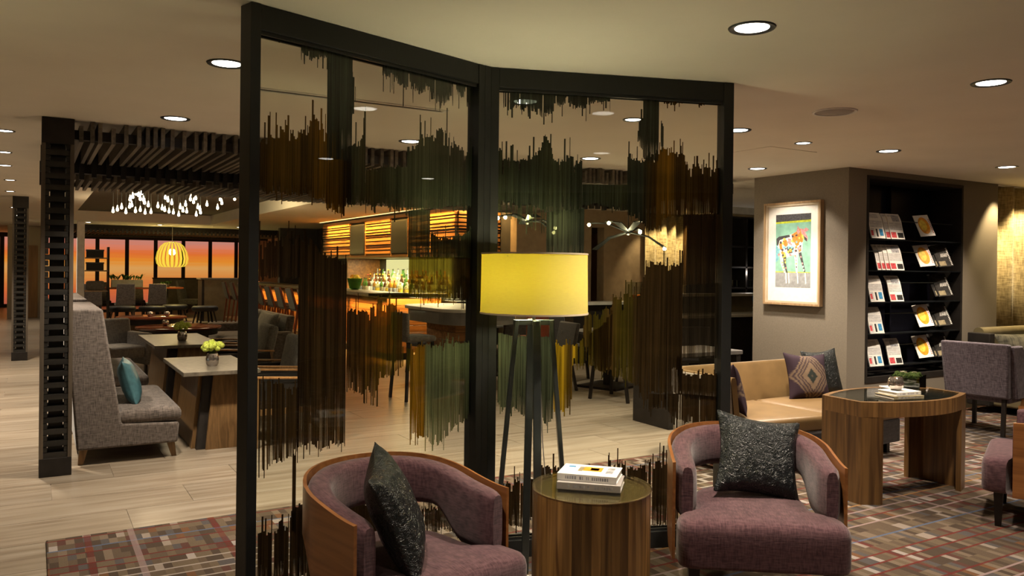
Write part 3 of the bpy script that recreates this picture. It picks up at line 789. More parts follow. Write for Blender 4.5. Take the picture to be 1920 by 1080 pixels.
('R', 0.09, 0.05, 0.08, [(0.085, 'brown'), (1.14, 'brown')], [(0.087, 0.406, 0.135), (0.131, 0.404, 0.176), (0.18, 0.416, 0.158), (0.219, 0.4, 0.171), (0.263, 0.418, 0.197), (0.307, 0.468, 0.165), (0.381, 0.488, 0.147), (0.441, 0.462, 0.158), (0.502, 0.431, 0.169), (0.701, 0.437, 0.143), (0.762, 0.478, 0.139), (0.825, 0.446, 0.135), (0.903, 0.472, 0.122), (0.998, 0.474, 0.125), (1.11, 0.464, 0.134)])]
TINT = dict(green=(.050, .056, .036), greenl=(.078, .088, .056), greenp=(.105, .12, .068), greend=(.050, .058, .038), greent=(.10, .11, .07),
            slate=(.033, .038, .030), brown=(.026, .016, .008), brownt=(.050, .032, .018), brownt2=(.05, .04, .03), umber=(.066, .038, .011),
            umberb=(.040, .024, .010), umberg=(.060, .048, .022), amber=(.19, .10, .010), amberd=(.14, .078, .012), oliv=(.080, .064, .010), gold=(.36, .225, .012))
OPAC = dict(greent=.30, brownt=.55, brownt2=.35, oliv=.72, greenp=.8)
def film_mesh(which):
    vs, fs, cs = [], [], []
    g = random.Random(41 if which == 'L' else 97)
    for bi, (p, rt, rb, gap, cols, pts) in enumerate(FILM):
        if p != which: continue
        yb = bi * .00012
        u, u1 = pts[0][0], pts[-1][0]
        jt = jb = 0.0
        while u < u1:
            wd = g.choice((.004, .005, .006, .007, .009))
            ue = min(u + wd, u1)
            um = (u + ue) / 2
            k = 0
            while k < len(pts) - 2 and pts[k + 1][0] < um: k += 1
            a, b = pts[k], pts[k + 1]
            f = (um - a[0]) / max(1e-6, b[0] - a[0])
            zt = a[1] + (b[1] - a[1]) * f
            zb = a[2] + (b[2] - a[2]) * f
            def drift(seed, r):
                s_ = um / .030
                i0 = math.floor(s_)
                ra = random.Random(int(i0) * 31 + seed).random(); rc = random.Random(int(i0 + 1) * 31 + seed).random()
                v_ = ra + (rc - ra) * (s_ - i0)
                q = g.random()
                return r * (.45 * (v_ - .5) + .34 * g.random() + (g.uniform(.3, 1.0) if q < .15 else 0) - (g.uniform(.2, .7) if q > .94 else 0) - .15)
            if rt and zt < 2.5: zt += drift(7, rt)
            if rb: zb -= drift(int(pts[0][0] * 1000), rb)
            zt = min(zt, 2.505); zb = max(zb, .1)
            kc = 0
            while kc < len(cols) - 2 and cols[kc + 1][0] < um: kc += 1
            if len(cols) == 1:
                c = TINT[cols[0][1]]; al = OPAC.get(cols[0][1], .95)
            else:
                ca, cb = cols[kc], cols[kc + 1]
                f = min(1, max(0, (um - ca[0]) / max(1e-6, cb[0] - ca[0]) + g.uniform(-.25, .25)))
                c = [x + (y - x) * f for x, y in zip(TINT[ca[1]], TINT[cb[1]])]
                al = OPAC.get(ca[1], .95) * (1 - f) + OPAC.get(cb[1], .95) * f
            if zt - zb > .004 and g.random() >= gap:
                br = g.uniform(.72, 1.28)
                n = len(vs)
                # tapering tips on some streaks
                tp = wd * .3 if g.random() < .4 else 0
                vs += [(u + tp, yb, zb), (ue - tp * .3, yb, zb), (ue, yb, zb + (zt - zb) * .3), (ue, yb, zt), (u, yb, zt), (u, yb, zb + (zt - zb) * .3)]
                fs.append((n, n + 1, n + 2, n + 3, n + 4, n + 5))
                cs.append((c[0] * br, c[1] * br, c[2] * br, min(1, al * g.uniform(.93, 1.05))))
            u = ue
    me = bpy.data.meshes.new('printed_film')
    me.from_pydata(vs, [], fs)
    at = me.color_attributes.new('streak', 'FLOAT_COLOR', 'CORNER')
    k = 0
    for f, c in zip(fs, cs):
        for _ in f:
            at.data[k].color = c
            k += 1
    me.materials.append(M['printed_film'])
    return me
def build_divider():
    t = thing('glass_divider', 'floor to ceiling black framed glass divider of two angled panels printed with dark dripping streaks', 'room divider', (0, 0, 0))
    A0, M0, M1, C0 = (.742, 3.300), (2.02, 3.675), (2.06, 3.685), (3.381, 3.244)
    top, T = CEIL - .002, .085
    for which, P, Q in (('L', A0, M0), ('R', M1, C0)):
        P, Q = Vector(P), Vector(Q)
        d = Q - P
        Ln = d.length
        a = math.atan2(d.y, d.x)
        rot = (0, 0, a)
        def at(name, mb, mat, par=t, **k):
            return obj(name, mb, mat, par, loc=(P.x, P.y, 0), rot=rot, **k)
        w0 = .045
        e0, e1 = (0.0, Ln) if which == 'L' else (0.0, Ln)
        at('post', MB().box(e0, e0 + w0, 0, T, .0135, top), 'black_frame', bevel=.003)
        at('post', MB().box(e1 - (w0 if which == 'L' else .06), e1, 0, T, .0135, top), 'black_frame', bevel=.003)
        i0, i1 = e0 + w0, e1 - (w0 if which == 'L' else .06)
        at('top_rail', MB().box(i0, i1, .004, T - .004, 2.506, top), 'black_frame', bevel=.003)
        at('bottom_rail', MB().box(i0, i1, .004, T - .004, .0135, .105), 'black_frame', bevel=.003)
        for s in (.018, .060):
            at('glazing_bead', MB().box(i0, i1, s, s + .012, 2.492, 2.506), 'black_frame')
            at('glazing_bead', MB().box(i0, i1, s, s + .012, .105, .118), 'black_frame')
        gp = at('glass_pane', MB().box(i0 - .004, i1 + .004, .036, .046, .104, 2.507), 'pane_glass')
        me = film_mesh(which)
        f = bpy.data.objects.new('printed_film', me)
        COL.objects.link(f)
        f.parent = gp
        f.location = (0, .0485, 0)
    # closing post in the fold
    t2 = MB().prism([(2.02, 3.675), (2.06, 3.685), (2.085, 3.764), (1.998, 3.757)], .0135, top)
    obj('hinge_post', t2, 'black_frame', t)
build_divider()

# ------------------------------------------------------------------ lattice columns and pergola
def build_column(x, y, s, label, pitch=.084):
    t = thing('lattice_column', label, 'column', (x, y, 0))
    top = CEIL - .002
    obj('base_block', MB().box(-s, s, -s, s, .0005, .135), 'dark_stain', t, bevel=.003)
    obj('capital', MB().box(-s, s, -s, s, 2.42, top), 'dark_stain', t, bevel=.003)
    obj('core', MB().box(-s * .45, s * .45, -s * .45, s * .45, .135, 2.42), 'black_frame', t)
    q = s * .94
    b = s * .42
    a = None
    for sx_ in (-1, 1):
        for sy in (-1, 1):
            obj('stile', MB().box(sx_ * s - (.026 if sx_ > 0 else 0), sx_ * s + (0 if sx_ > 0 else .026), sy * s - (.02 if sy > 0 else 0), sy * s + (0 if sy > 0 else .02), .135, 2.42), 'stile_wood', t)
    n = int((2.42 - .135) / pitch)
    g = random.Random(5)
    h = (2.42 - .135) / n / 2
    for k in range(n):
        z = .135 + k * 2 * h
        for sy in (-1, 1):
            if a is None:
                a = obj('slat', MB().box(-q, q, -b / 2, b / 2, .002, h * .96), 'lattice_wood', t)
                a.location = (0, sy * (q - b / 2), z)
            else:
                share('slat', a, t, (g.uniform(-.004, .004), sy * (q - b / 2 + g.uniform(-.004, .004)), z))
        for sx_ in (-1, 1):
            share('slat', a, t, (sx_ * (q - b / 2), 0, z + h), (0, 0, R(90)))
    return t
build_column(.150, 6.80, .104, 'dark lattice column of stacked slats at the near corner of the pergola')
build_column(-.175, 15.02, .110, 'dark lattice column standing farther down the corridor')

def build_pergola():
    t = thing('slatted_pergola', 'dark timber pergola of close slats hung under the ceiling behind the divider', 'pergola', (0, 0, 0))
    g = random.Random(3)
    proto = {}
    def slat(x, y0, y1, z0, z1, w):
        key = (round(y1 - y0, 1), round(z1 - z0, 2))
        if key not in proto:
            proto[key] = obj('slat', MB().box(-.014, .014, 0, y1 - y0, 0, z1 - z0), 'pergola_wood', t)
            o = proto[key]
        else:
            o = share('slat', proto[key], t, (0, 0, 0))
        o.location = (x, y0, z0)
    x = .30
    while x < 7.0:
        hi = g.random() < .3
        slat(x, 6.72 + g.uniform(0, .05), 8.22, 2.45, 2.607 if not hi else 2.57, .028)
        x += g.choice((.052, .062, .074, .088))
    x = .32
    while x < 6.0:
        slat(x, 8.4, 9.6, 2.32, 2.44, .028)
        x += g.choice((.056, .068, .080))
    obj('front_rail', MB().box(.25, 7.03, 6.80, 6.86, 2.475, 2.545), 'dark_stain', t)
    # cross beam of blocks between the two bays
    obj('beam', MB().box(.05, 7.03, 8.25, 8.37, 2.37, 2.60), 'dark_stain', t)
    bl = None
    x = .25
    while x < 6.9:
        if bl is None:
            bl = obj('block', MB().box(-.02, .02, -.03, .03, -.12, .05), 'lattice_wood', t)
            bl.location = (x, 8.22, 2.44)
        else:
            share('block', bl, t, (x, 8.22, 2.44 + g.choice((-.012, 0, .012))))
        x += g.choice((.08, .1, .12))
    obj('rear_beam', MB().box(.05, 6.9, 9.60, 9.66, 2.36, 2.606), 'dark_stain', t)
    # far pergola before the windows: too small to pick the slats apart
    t = thing('slatted_pergola', 'distant dark timber pergola hung before the sunset windows', 'pergola', (0, 0, 0))
    obj('beam', MB().box(.4, 7.0, 24.3, 24.42, 2.46, 2.607), 'dark_stain', t)
    obj('beam', MB().box(.4, 7.0, 28.3, 28.42, 2.42, 2.607), 'dark_stain', t)
    m = MB()
    x = .42
    while x < 7:
        m.box(x, x + .03, 24.42, 28.3, 2.47, 2.60)
        x += .10
    o = obj('slat_field', m, 'pergola_wood', t)
    o['kind'] = 'stuff'
    m = MB()
    x = .42
    while x < 7:
        m.box(x, x + .05, 24.22, 24.30, 2.40, 2.50)
        x += .11
    o = obj('block_row', m, 'lattice_wood', t)
    o['kind'] = 'stuff'
build_pergola()
def pier(x, y):
    t = thing('white_pier', 'slim pale square pier standing before the sunset windows', 'pier', (x, y, 0))
    obj('shaft', MB().box(-.085, .085, -.085, .085, .0, CEIL - .002), 'white_metal', t, bevel=.01)
    obj('light_strip', MB().box(-.089, -.085, -.085, -.04, .3, 2.2), 'white_strip', t)
pier(1.02, 22.8)
# ------------------------------------------------------------------ barrel armchairs
def barrel_chair():
    """front faces -y; wrap-round back of plum fabric inside a thin walnut shell, T-shaped seat"""
    t = thing('barrel_armchair', 'x', 'armchair')
    Rr, yf, n = .335, -.265, 40
    path = []
    na = 9
    for k in range(na):
        path.append((Rr, yf + (0 - yf) * k / na, 0, 1))
    m = 24
    for k in range(m + 1):
        a = math.pi * k / m
        path.append((Rr * math.cos(a), Rr * 1.02 * math.sin(a), math.sin(a), 0))
    for k in range(1, na + 1):
        path.append((-Rr, yf * k / na, 0, 1))
    P = [Vector((p[0], p[1], 0)) for p in path]
    K = len(P)
    nor = []
    for i in range(K):
        tg = (P[min(i + 1, K - 1)] - P[max(i - 1, 0)]).normalized()
        nor.append(Vector((tg.y, -tg.x, 0)))        # outward
    def prof(i):
        s = max(0.0, min(1.0, (P[i].y - yf) / (Rr * 1.02 - yf)))
        sm = s * s * (3 - 2 * s)
        top = .655 + .08 * sm
        sb = max(0, min(1, (s - .30) / .35)); sb = sb * sb * (3 - 2 * sb)
        bot = .40 + .135 * sb
        return s, top, bot, sb
    rings = []
    for i in range(K):
        s, top, bot, sb = prof(i)
        th = .105
        end = min(i, K - 1 - i)
        r = 1 - .35 * max(0, (2 - end)) / 2 if end < 2 else 1
        ring = []
        hc, hh = (top + bot) / 2, (top - bot) / 2
        S_ = 16
        for k in range(S_):
            a = 2 * math.pi * k / S_
            ca, sa = math.cos(a), math.sin(a)
            e = 2 / 3.3
            ox = math.copysign(abs(ca) ** e, ca) * th / 2
            oz = math.copysign(abs(sa) ** (e * .85), sa) * hh
            if end < 3:
                ox *= (.50, .84, .97)[end]; oz *= (.90, .965, .99)[end]
            q = P[i] + nor[i] * (ox - .012)
            if end == 0: q = q + Vector((0, -.004, 0))
            ring.append((q.x, q.y, hc + oz))
        rings.append(ring)
    obj('back_pad', MB().loft(rings), 'plum_fabric', t, smooth=True)
    rings = []
    for i in range(K):
        s, top, bot, sb = prof(i)
        zb = .215 + .30 * sb
        a = P[i] + nor[i] * .0415
        b = P[i] + nor[i] * .0555
        rings.append([(a.x, a.y, zb), (b.x, b.y, zb), (b.x, b.y, top + .006), (a.x, a.y, top + .008)])
    obj('wood_shell', MB().loft(rings), 'shell_wood', t, smooth=True)
    # seat
    def plan(ins):
        pts = []
        rr = .06
        wf = .375
        for k in range(5):
            a = R(180 + 90 * k / 4)
            pts.append((-wf + rr + (rr - 0) * math.cos(a) + ins * .0, -.43 + rr + rr * math.sin(a)))
        for k in range(5):
            a = R(270 + 90 * k / 4)
            pts.append((wf - rr + rr * math.cos(a), -.43 + rr + rr * math.sin(a)))
        pts += [(wf, -.30), (.285, -.275), (.275, -.10)]
        for k in range(0, 13):
            a = R(0 + 180 * k / 12)
            pts.append((.275 * math.cos(a), .02 + .26 * math.sin(a)))
        pts += [(-.275, -.10), (-.285, -.275), (-wf, -.30)]
        c = Vector((0, -.1))
        out = []
        for p in pts:
            v = Vector(p) - c
            out.append(tuple(c + v * (1 - ins / max(.2, v.length))))
        return out
    rings = []
    for ins, z in ((.03, .225), (.008, .232), (0, .25), (0, .385), (.006, .41), (.022, .428), (.05, .438), (.12, .446), (.2, .449)):
        rings.append([(x, y, z) for x, y in plan(ins)])
    obj('seat', MB().loft(rings), 'plum_fabric', t, smooth=True)
    for sx in (-1, 1):
        for y in (-.34, .20):
            x = sx * (.30 if y < 0 else .22)
            obj('leg', MB().hexa([(x - .017, y - .017, .013), (x + .017, y - .017, .013), (x + .017, y + .017, .013), (x - .017, y + .017, .013)],
                                 [(x - .026, y - .026, .23), (x + .026, y - .026, .23), (x + .026, y + .026, .23), (x - .026, y + .026, .23)]), 'dark_leg', t)
    return t
bc = barrel_chair()
bc.location = (1.265, 2.985, 0); bc.rotation_euler = (0, 0, R(13)); bc.scale = (.95, .95, .985)
bc['label'] = 'plum barrel armchair with curved walnut shell turned sideways in front of the first glass panel'
bc['group'] = 'plum barrel armchairs'
dup(bc, (3.02, 2.775, 0), R(-36.8), 'plum barrel armchair facing the camera in front of the second glass panel', 'plum barrel armchairs').scale = (1, 1, 1)
dup(bc, (5.49, 2.49, 0), R(205), 'plum barrel armchair cut off by the photo edge, beside the boat shaped coffee table', 'plum barrel armchairs').scale = (1, 1, 1)

def pillow(name, label, mat, loc, rot, w=.43, h=.43, t=.15, seed=1):
    o = obj(name, pillow_mb(w, h, t, seed=seed), mat, smooth=True, loc=loc, rot=rot, subd=1)
    tag(o, label, 'pillow')
    return o
pillow('throw_pillow', 'crinkled black leather pillow leaning upright inside the sideways armchair', 'black_leather', (1.19, 2.84, .625), (R(-24), R(-6), R(66)), .46, .45, .16, 2)
pillow('throw_pillow', 'crinkled black leather pillow propped on the armchair facing the camera', 'black_leather', (3.10, 2.79, .630), (R(-24), R(9), R(-30)), .44, .42, .16, 3)

# ------------------------------------------------------------------ drum side table, books
def side_table():
    t = thing('drum_side_table', 'round walnut drum side table of vertical staves with a glass top', 'side table', (2.04, 2.74, .013))
    n, r, h = 40, .250, .612
    p = None
    for k in range(n):
        a0, a1 = 2 * math.pi * k / n, 2 * math.pi * (k + 1) / n
        if p is None:
            da = math.pi / n * .985
            pts = [(r * math.cos(-da), r * math.sin(-da)), (r * math.cos(da), r * math.sin(da)), ((r - .02) * math.cos(da), (r - .02) * math.sin(da)), ((r - .02) * math.cos(-da), (r - .02) * math.sin(-da))]
            p = obj('stave', MB().prism([pts[0], pts[1], pts[2], pts[3]], .0, h), 'stave_wood', t)
            p.rotation_euler = (0, 0, (a0 + a1) / 2)
        else:
            share('stave', p, t, (0, 0, 0), (0, 0, (a0 + a1) / 2))
    obj('top_board', MB().lathe([(.0005, h - .03), (r - .021, h - .03), (r - .021, h - .001), (.0005, h - .001)], 48, close=False), 'top_veneer', t)
    obj('rim', MB().lathe([(r - .012, h), (r + .001, h), (r + .001, h + .003), (r - .012, h + .003)], 64, close=False), 'oak_frame', t)
    obj('glass_top', MB().lathe([(.0005, h + .0035), (r + .003, h + .0035), (r + .003, h + .0105), (.0005, h + .0105)], 64, close=False), 'table_glass', t)
    return t
side_table()
def book(name, label, loc, rz, w, d, h, cover, marks=(), spine=True, page='paper'):
    """lies flat, spine on the -y side"""
    t = thing(name, label, 'book', loc, rz)
    obj('pages', MB().box(-w / 2 + .004, w / 2 - .004, -d / 2 + .004, d / 2 - .004, .003, h - .003), page, t)
    obj('cover', MB().box(-w / 2, w / 2, -d / 2, d / 2, h - .003, h).box(-w / 2, w / 2, -d / 2, d / 2, 0, .003).box(-w / 2, w / 2, -d / 2 - .003, -d / 2 + .002, 0, h), cover, t, bevel=.0012, seg=1)
    for m, x0, x1, y0, y1 in marks:
        obj('cover_print', MB().box(x0, x1, y0, y1, h, h + .0004), m, t)
    if spine:
        mb = MB()
        g = random.Random(len(label))
        x = -w * .36
        while x < w * .36:
            q = g.choice((.004, .006, .008))
            if g.random() > .18:
                mb.box(x, x + q, -d / 2 - .0034, -d / 2 - .003, h * .28, h * .72)
            x += q + .003
        obj('spine_print', mb, 'grey_print', t)['kind'] = 'stuff'
    return t
ZT = .013 + .612 + .0105
book('book', 'lower grey hardback in the two book stack on the drum side table', (2.035, 2.735, ZT), R(-44), .265, .175, .030, 'speaker_grey')
book('book', 'white hardback with orange cover picture, topmost on the drum side table', (2.045, 2.755, ZT + .030), R(-47), .25, .17, .030, 'paper',
     [('orange_print', -.03, .05, -.02, .05), ('yellow_print', .0, .035, -.005, .035), ('tan_print', -.05, -.03, -.03, .045), ('grey_print', .07, .10, -.04, .06), ('blue_print', -.10, -.07, .03, .05)])

# ------------------------------------------------------------------ floor lamp
def floor_lamp(label, loc, rz):
    t = thing('floor_lamp', label, 'floor lamp', loc, rz)
    zs0, zs1, r = 1.326, 1.608, .258
    obj('lamp_shade', MB().lathe([(r, zs0), (r - .004, zs1)], 64, close=False), 'shade_cloth', t, smooth=True)
    obj('shade_ring', MB().lathe([(r - .002, zs0 - .004), (r + .003, zs0 - .004), (r + .003, zs0 + .004), (r - .002, zs0 + .004), (r - .002, zs0 - .004)], 64, close=False), 'cream_trim', t, smooth=True)
    obj('shade_ring', MB().lathe([(r - .006, zs1 - .004), (r - .001, zs1 - .004), (r - .001, zs1 + .004), (r - .006, zs1 + .004), (r - .006, zs1 - .004)], 64, close=False), 'cream_trim', t, smooth=True)
    zt = 1.292
    tr, br = .083, .195
    for k in range(4):
        a = R(90 * k + 8)
        c, s = math.cos(a), math.sin(a)
        up = (-s, c, 0)
        obj('leg', MB().beam((br * c, br * s, 0), (tr * c, tr * s, zt), .020, .036, up=up), 'lamp_metal', t, bevel=.002, seg=1)
        obj('top_bar', MB().beam((.0 * c, .0 * s, zt - .012), ((tr + .016) * c, (tr + .016) * s, zt - .012), .020, .026), 'lamp_metal', t, bevel=.002, seg=1)
    obj('stem', MB().lathe([(.008, zt - .02), (.008, 1.40), (.02, 1.40), (.02, 1.455), (.0005, 1.455)], 14), 'steel', t, smooth=True)
    obj('bulb', MB().ball((0, 0, 1.49), .032, 14, 8), 'bulb_glow', t, smooth=True)
    for k in range(3):
        a = R(120 * k)
        obj('spider_arm', MB().tube([(0, 0, 1.46), ((r - .003) * math.cos(a), (r - .003) * math.sin(a), 1.595)], .0025, 6), 'steel', t)
    obj('cord', MB().tube([(.02, .0, zt - .02), (.05, .06, .7), (.11, .10, .03), (.02, .16, .004), (-.2, .10, .004), (-.25, -.05, .004)], .003, 6), 'white_metal', t)
    light('lamp_light', 'POINT', (0, 0, 1.49), LAMP_W, (1.0, .93, .56), parent=t, shadow_soft_size=.045)
floor_lamp('floor lamp with wide yellow drum shade on dark crossed metal legs', (2.066, 3.25, .013), R(-31))
floor_lamp('matching yellow floor lamp added outside the view for ambient light, left of the divider', (-1.25, 3.1, .0005), R(10))  # unseen second lamp, added to brighten the ceiling on the left

# ------------------------------------------------------------------ boat-shaped coffee table and what stands on it
CT = (5.25, 3.48); CTZ = .692
def coffee_table():
    t = thing('coffee_table', 'boat shaped walnut coffee table with dark glass top and two slab legs', 'coffee table', (CT[0], CT[1], .013), R(-5))
    Lh, we, wm = .53, .165, .31
    def outline(k=0.0, n=14):
        pts = []
        for i in range(n + 1):
            x = -Lh + 2 * Lh * i / n
            y = -(we + (wm - we) * (1 - (x / Lh) ** 2))
            pts.append((x * (1 - k / Lh), y + k))
        for i in range(n + 1):
            x = Lh - 2 * Lh * i / n
            y = (we + (wm - we) * (1 - (x / Lh) ** 2))
            pts.append((x * (1 - k / Lh), y - k))
        return pts
    H = CTZ - .013
    o = outline()
    i_ = outline(.03)
    n = len(o)
    rim = MB()
    rim.add([(x, y, H - .10) for x, y in o] + [(x, y, H) for x, y in o] + [(x, y, H) for x, y in i_] + [(x, y, H - .10) for x, y in i_],
            [q for k in range(n) for q in ((k, (k + 1) % n, n + (k + 1) % n, n + k), (n + k, n + (k + 1) % n, 2 * n + (k + 1) % n, 2 * n + k), (2 * n + k, 2 * n + (k + 1) % n, 3 * n + (k + 1) % n, 3 * n + k), (3 * n + k, 3 * n + (k + 1) % n, (k + 1) % n, k))])
    obj('apron', rim, 'walnut', t)
    obj('top_panel', MB().prism(outline(.031), H - .025, H - .008), 'dark_stain', t)
    obj('glass_top', MB().prism(outline(.031), H - .0075, H - .001), 'table_glass', t)
    # slab legs follow the outline at both ends
    for s in (-1, 1):
        x1, x0 = s * Lh, s * (Lh - .135)
        def yy(x): return we + (wm - we) * (1 - (x / Lh) ** 2)
        inner = s * (Lh - .045)
        poly = [(x0, -yy(x0)), (x1, -yy(x1)), (x1, yy(x1)), (x0, yy(x0)), (x0, yy(x0) - .04), (inner, yy(inner) - .05), (inner, -yy(inner) + .05), (x0, -yy(x0) + .04)]
        if s < 0: poly = poly[::-1]
        obj('slab_leg', MB().prism(poly, 0, H - .10), 'walnut', t)
coffee_table()
def on_table(x, y):
    a = R(-5)
    return (CT[0] + x * math.cos(a) - y * math.sin(a), CT[1] + x * math.sin(a) + y * math.cos(a), CTZ)
def votive(label, loc, s=1.0, group=None):
    t = thing('candle_holder', label, 'candle holder', loc, 0, group)
    obj('bowl', MB().lathe([(.0005, 0), (.030 * s, .002), (.045 * s, .022 * s), (.052 * s, .048 * s), (.046 * s, .075 * s), (.038 * s, .086 * s), (.036 * s, .084 * s), (.044 * s, .072 * s), (.049 * s, .046 * s), (.040 * s, .018 * s), (.0005, .010)], 20, close=False), 'silver_glass', t, smooth=True)
    obj('candle', MB().lathe([(.0005, .012 * s), (.026 * s, .012 * s), (.026 * s, .045 * s), (.0005, .046 * s)], 14, close=False), 'cream_trim', t, smooth=True)
    obj('flame', MB().lathe([(.0005, .050 * s), (.006 * s, .060 * s), (.0005, .080 * s)], 8, close=False), 'candle_glow', t, smooth=True)
    return t
p = on_table(-.10, -.11)
book('book', 'grey green book, lower of the two on the coffee table', p, R(-14), .25, .185, .022, 'tan_print')
book('book', 'pale book, upper of the two under the glass candle holder', (p[0] + .012, p[1] + .006, p[2] + .022), R(-8), .225, .16, .024, 'paper')
votive('mirrored glass candle holder burning on the pale book', (p[0] - .005, p[1] + .02, p[2] + .046), 1.05)
def moss_box():
    q = on_table(.15, .01)
    t = thing('moss_planter', 'square glass planter filled with dark green moss on the coffee table', 'planter', q, R(20))
    m = MB()
    s, h = .095, .128
    for a, b, c, d in ((-s, s, -s, -s + .004), (-s, s, s - .004, s), (-s, -s + .004, -s + .004, s - .004), (s - .004, s, -s + .004, s - .004)):
        m.box(a, b, c, d, 0, h)
    m.box(-s, s, -s, s, 0, .005)
    obj('glass_box', m, 'vase_glass', t)
    obj('moss', rbox_mb(-s + .006, s - .006, -s + .006, s - .006, .006, h - .006, .012), 'moss', t, smooth=True)
    g = random.Random(2)
    mm = MB()
    for k in range(60):
        mm.ball((g.uniform(-.078, .078), g.uniform(-.078, .078), h - .004 + g.uniform(-.004, .008)), g.uniform(.012, .020), 7, 5)
    o = obj('moss_tufts', mm, 'moss', t, smooth=True); o['kind'] = 'stuff'
    mm = MB()
    for k in range(4):
        a = g.uniform(0, 6.28)
        mm.tube([(0, 0, h + .004), (.03 * math.cos(a), .03 * math.sin(a), h + .022), (.055 * math.cos(a), .055 * math.sin(a), h + .020)], .0018, 5)
    obj('twig', mm, 'cream_trim', t)
moss_box()
q = on_table(.27, .15)
t = thing('magazine', 'magazine with an orange cover lying flat behind the moss planter', 'magazine', q, R(-20))
obj('pages', MB().box(-.10, .10, -.135, .135, 0, .006), 'paper', t)
obj('cover_print', MB().lathe([(.0005, .0065), (.078, .0065)], 24, close=False), 'orange_print', t)

# ------------------------------------------------------------------ tan leather settee behind the coffee table
def tan_sofa():
    t = thing('curved_settee', 'curved tan leather settee with a tall back in front of the picture wall', 'sofa', (0, 0, .013))
    # back: follows an L curve; x 4.46 .. 6.45
    def backring(path, thick, z0, z1, mat, name, lean=.06):
        rings = []
        for i, (x, y, nx, ny) in enumerate(path):
            r = [(x, y, z0), (x + nx * thick, y + ny * thick, z0), (x + nx * (thick + lean), y + ny * (thick + lean), z1 - .02), (x + nx * (thick + lean - .012), y + ny * (thick + lean - .012), z1), (x + nx * (lean + .012), y + ny * (lean + .012), z1), (x + nx * lean, y + ny * lean, z1 - .02)]
            rings.append(r)
        obj(name, MB().loft(rings), mat, t, smooth=True)
    inner, pts = [], []
    pts.append((4.60, 4.30, -1.0, 0.0))
    pts.append((4.60, 4.78, -1.0, 0.0))
    for k in range(1, 7):
        a = R(180 - 90 * k / 6)
        pts.append((4.75 + .15 * math.cos(a), 4.78 + .15 * math.sin(a), math.cos(a), math.sin(a)))
    pts.append((5.6, 4.93, 0, 1.0))
    pts.append((6.38, 4.93, 0, 1.0))
    backring(pts, .055, .30, .735, 'tan_leather', 'inside_back')
    outer = [(x + nx * .058, y + ny * .058, nx, ny) for x, y, nx, ny in pts]
    backring(outer, .05, .06, .728, 'linen_back', 'outside_back')
    obj('seat_base', MB().prism([(4.63, 4.22), (5.3, 4.10), (6.36, 4.16), (6.36, 4.92), (4.85, 4.92), (4.66, 4.74)], .10, .30), 'dark_fabric', t, bevel=.015)
    for xa, xb in ((4.625, 5.40), (5.41, 6.36)):
        ya = 4.20 if xa < 5 else 4.12
        poly = [(xa, ya), (xb, 4.10 if xa < 5 else 4.15), (xb, 4.915), (xa + (.16 if xa < 5 else 0), 4.915), (xa, 4.80 if xa < 5 else 4.915)]
        c = Vector((sum(q[0] for q in poly) / 5, sum(q[1] for q in poly) / 5))
        rings = []
        for ins, z in ((.02, .302), (0, .32), (0, .385), (.012, .408), (.035, .42), (.10, .428), (.2, .432)):
            rg = []
            for qx, qy in poly:
                v = Vector((qx, qy)) - c
                e = c + v * (1 - ins / v.length)
                rg.append((e.x, e.y, z))
            rings.append(rg)
        obj('seat_cushion', MB().loft(rings), 'tan_leather', t, smooth=True)
    for x, y in ((4.72, 4.30), (6.28, 4.24), (4.90, 4.84), (6.28, 4.86)):
        obj('leg', MB().box(x - .02, x + .02, y - .02, y + .02, 0, .10), 'dark_leg', t)
tan_sofa()
pillow('throw_pillow', 'patterned purple and taupe diamond pillow on the tan settee', 'ikat_print', (5.88, 4.74, .62), (R(-17), R(3), R(-12)), .46, .44, .14, 5)
pillow('throw_pillow', 'black leather pillow tucked behind the diamond patterned pillow', 'black_leather', (6.16, 4.80, .635), (R(-14), R(-2), R(-4)), .45, .44, .13, 6)
pillow('throw_pillow', 'patterned pillow just showing past the divider\'s end post on the tan settee', 'ikat_print', (4.70, 4.50, .630), (R(-14), R(4), R(62)), .42, .42, .13, 8)
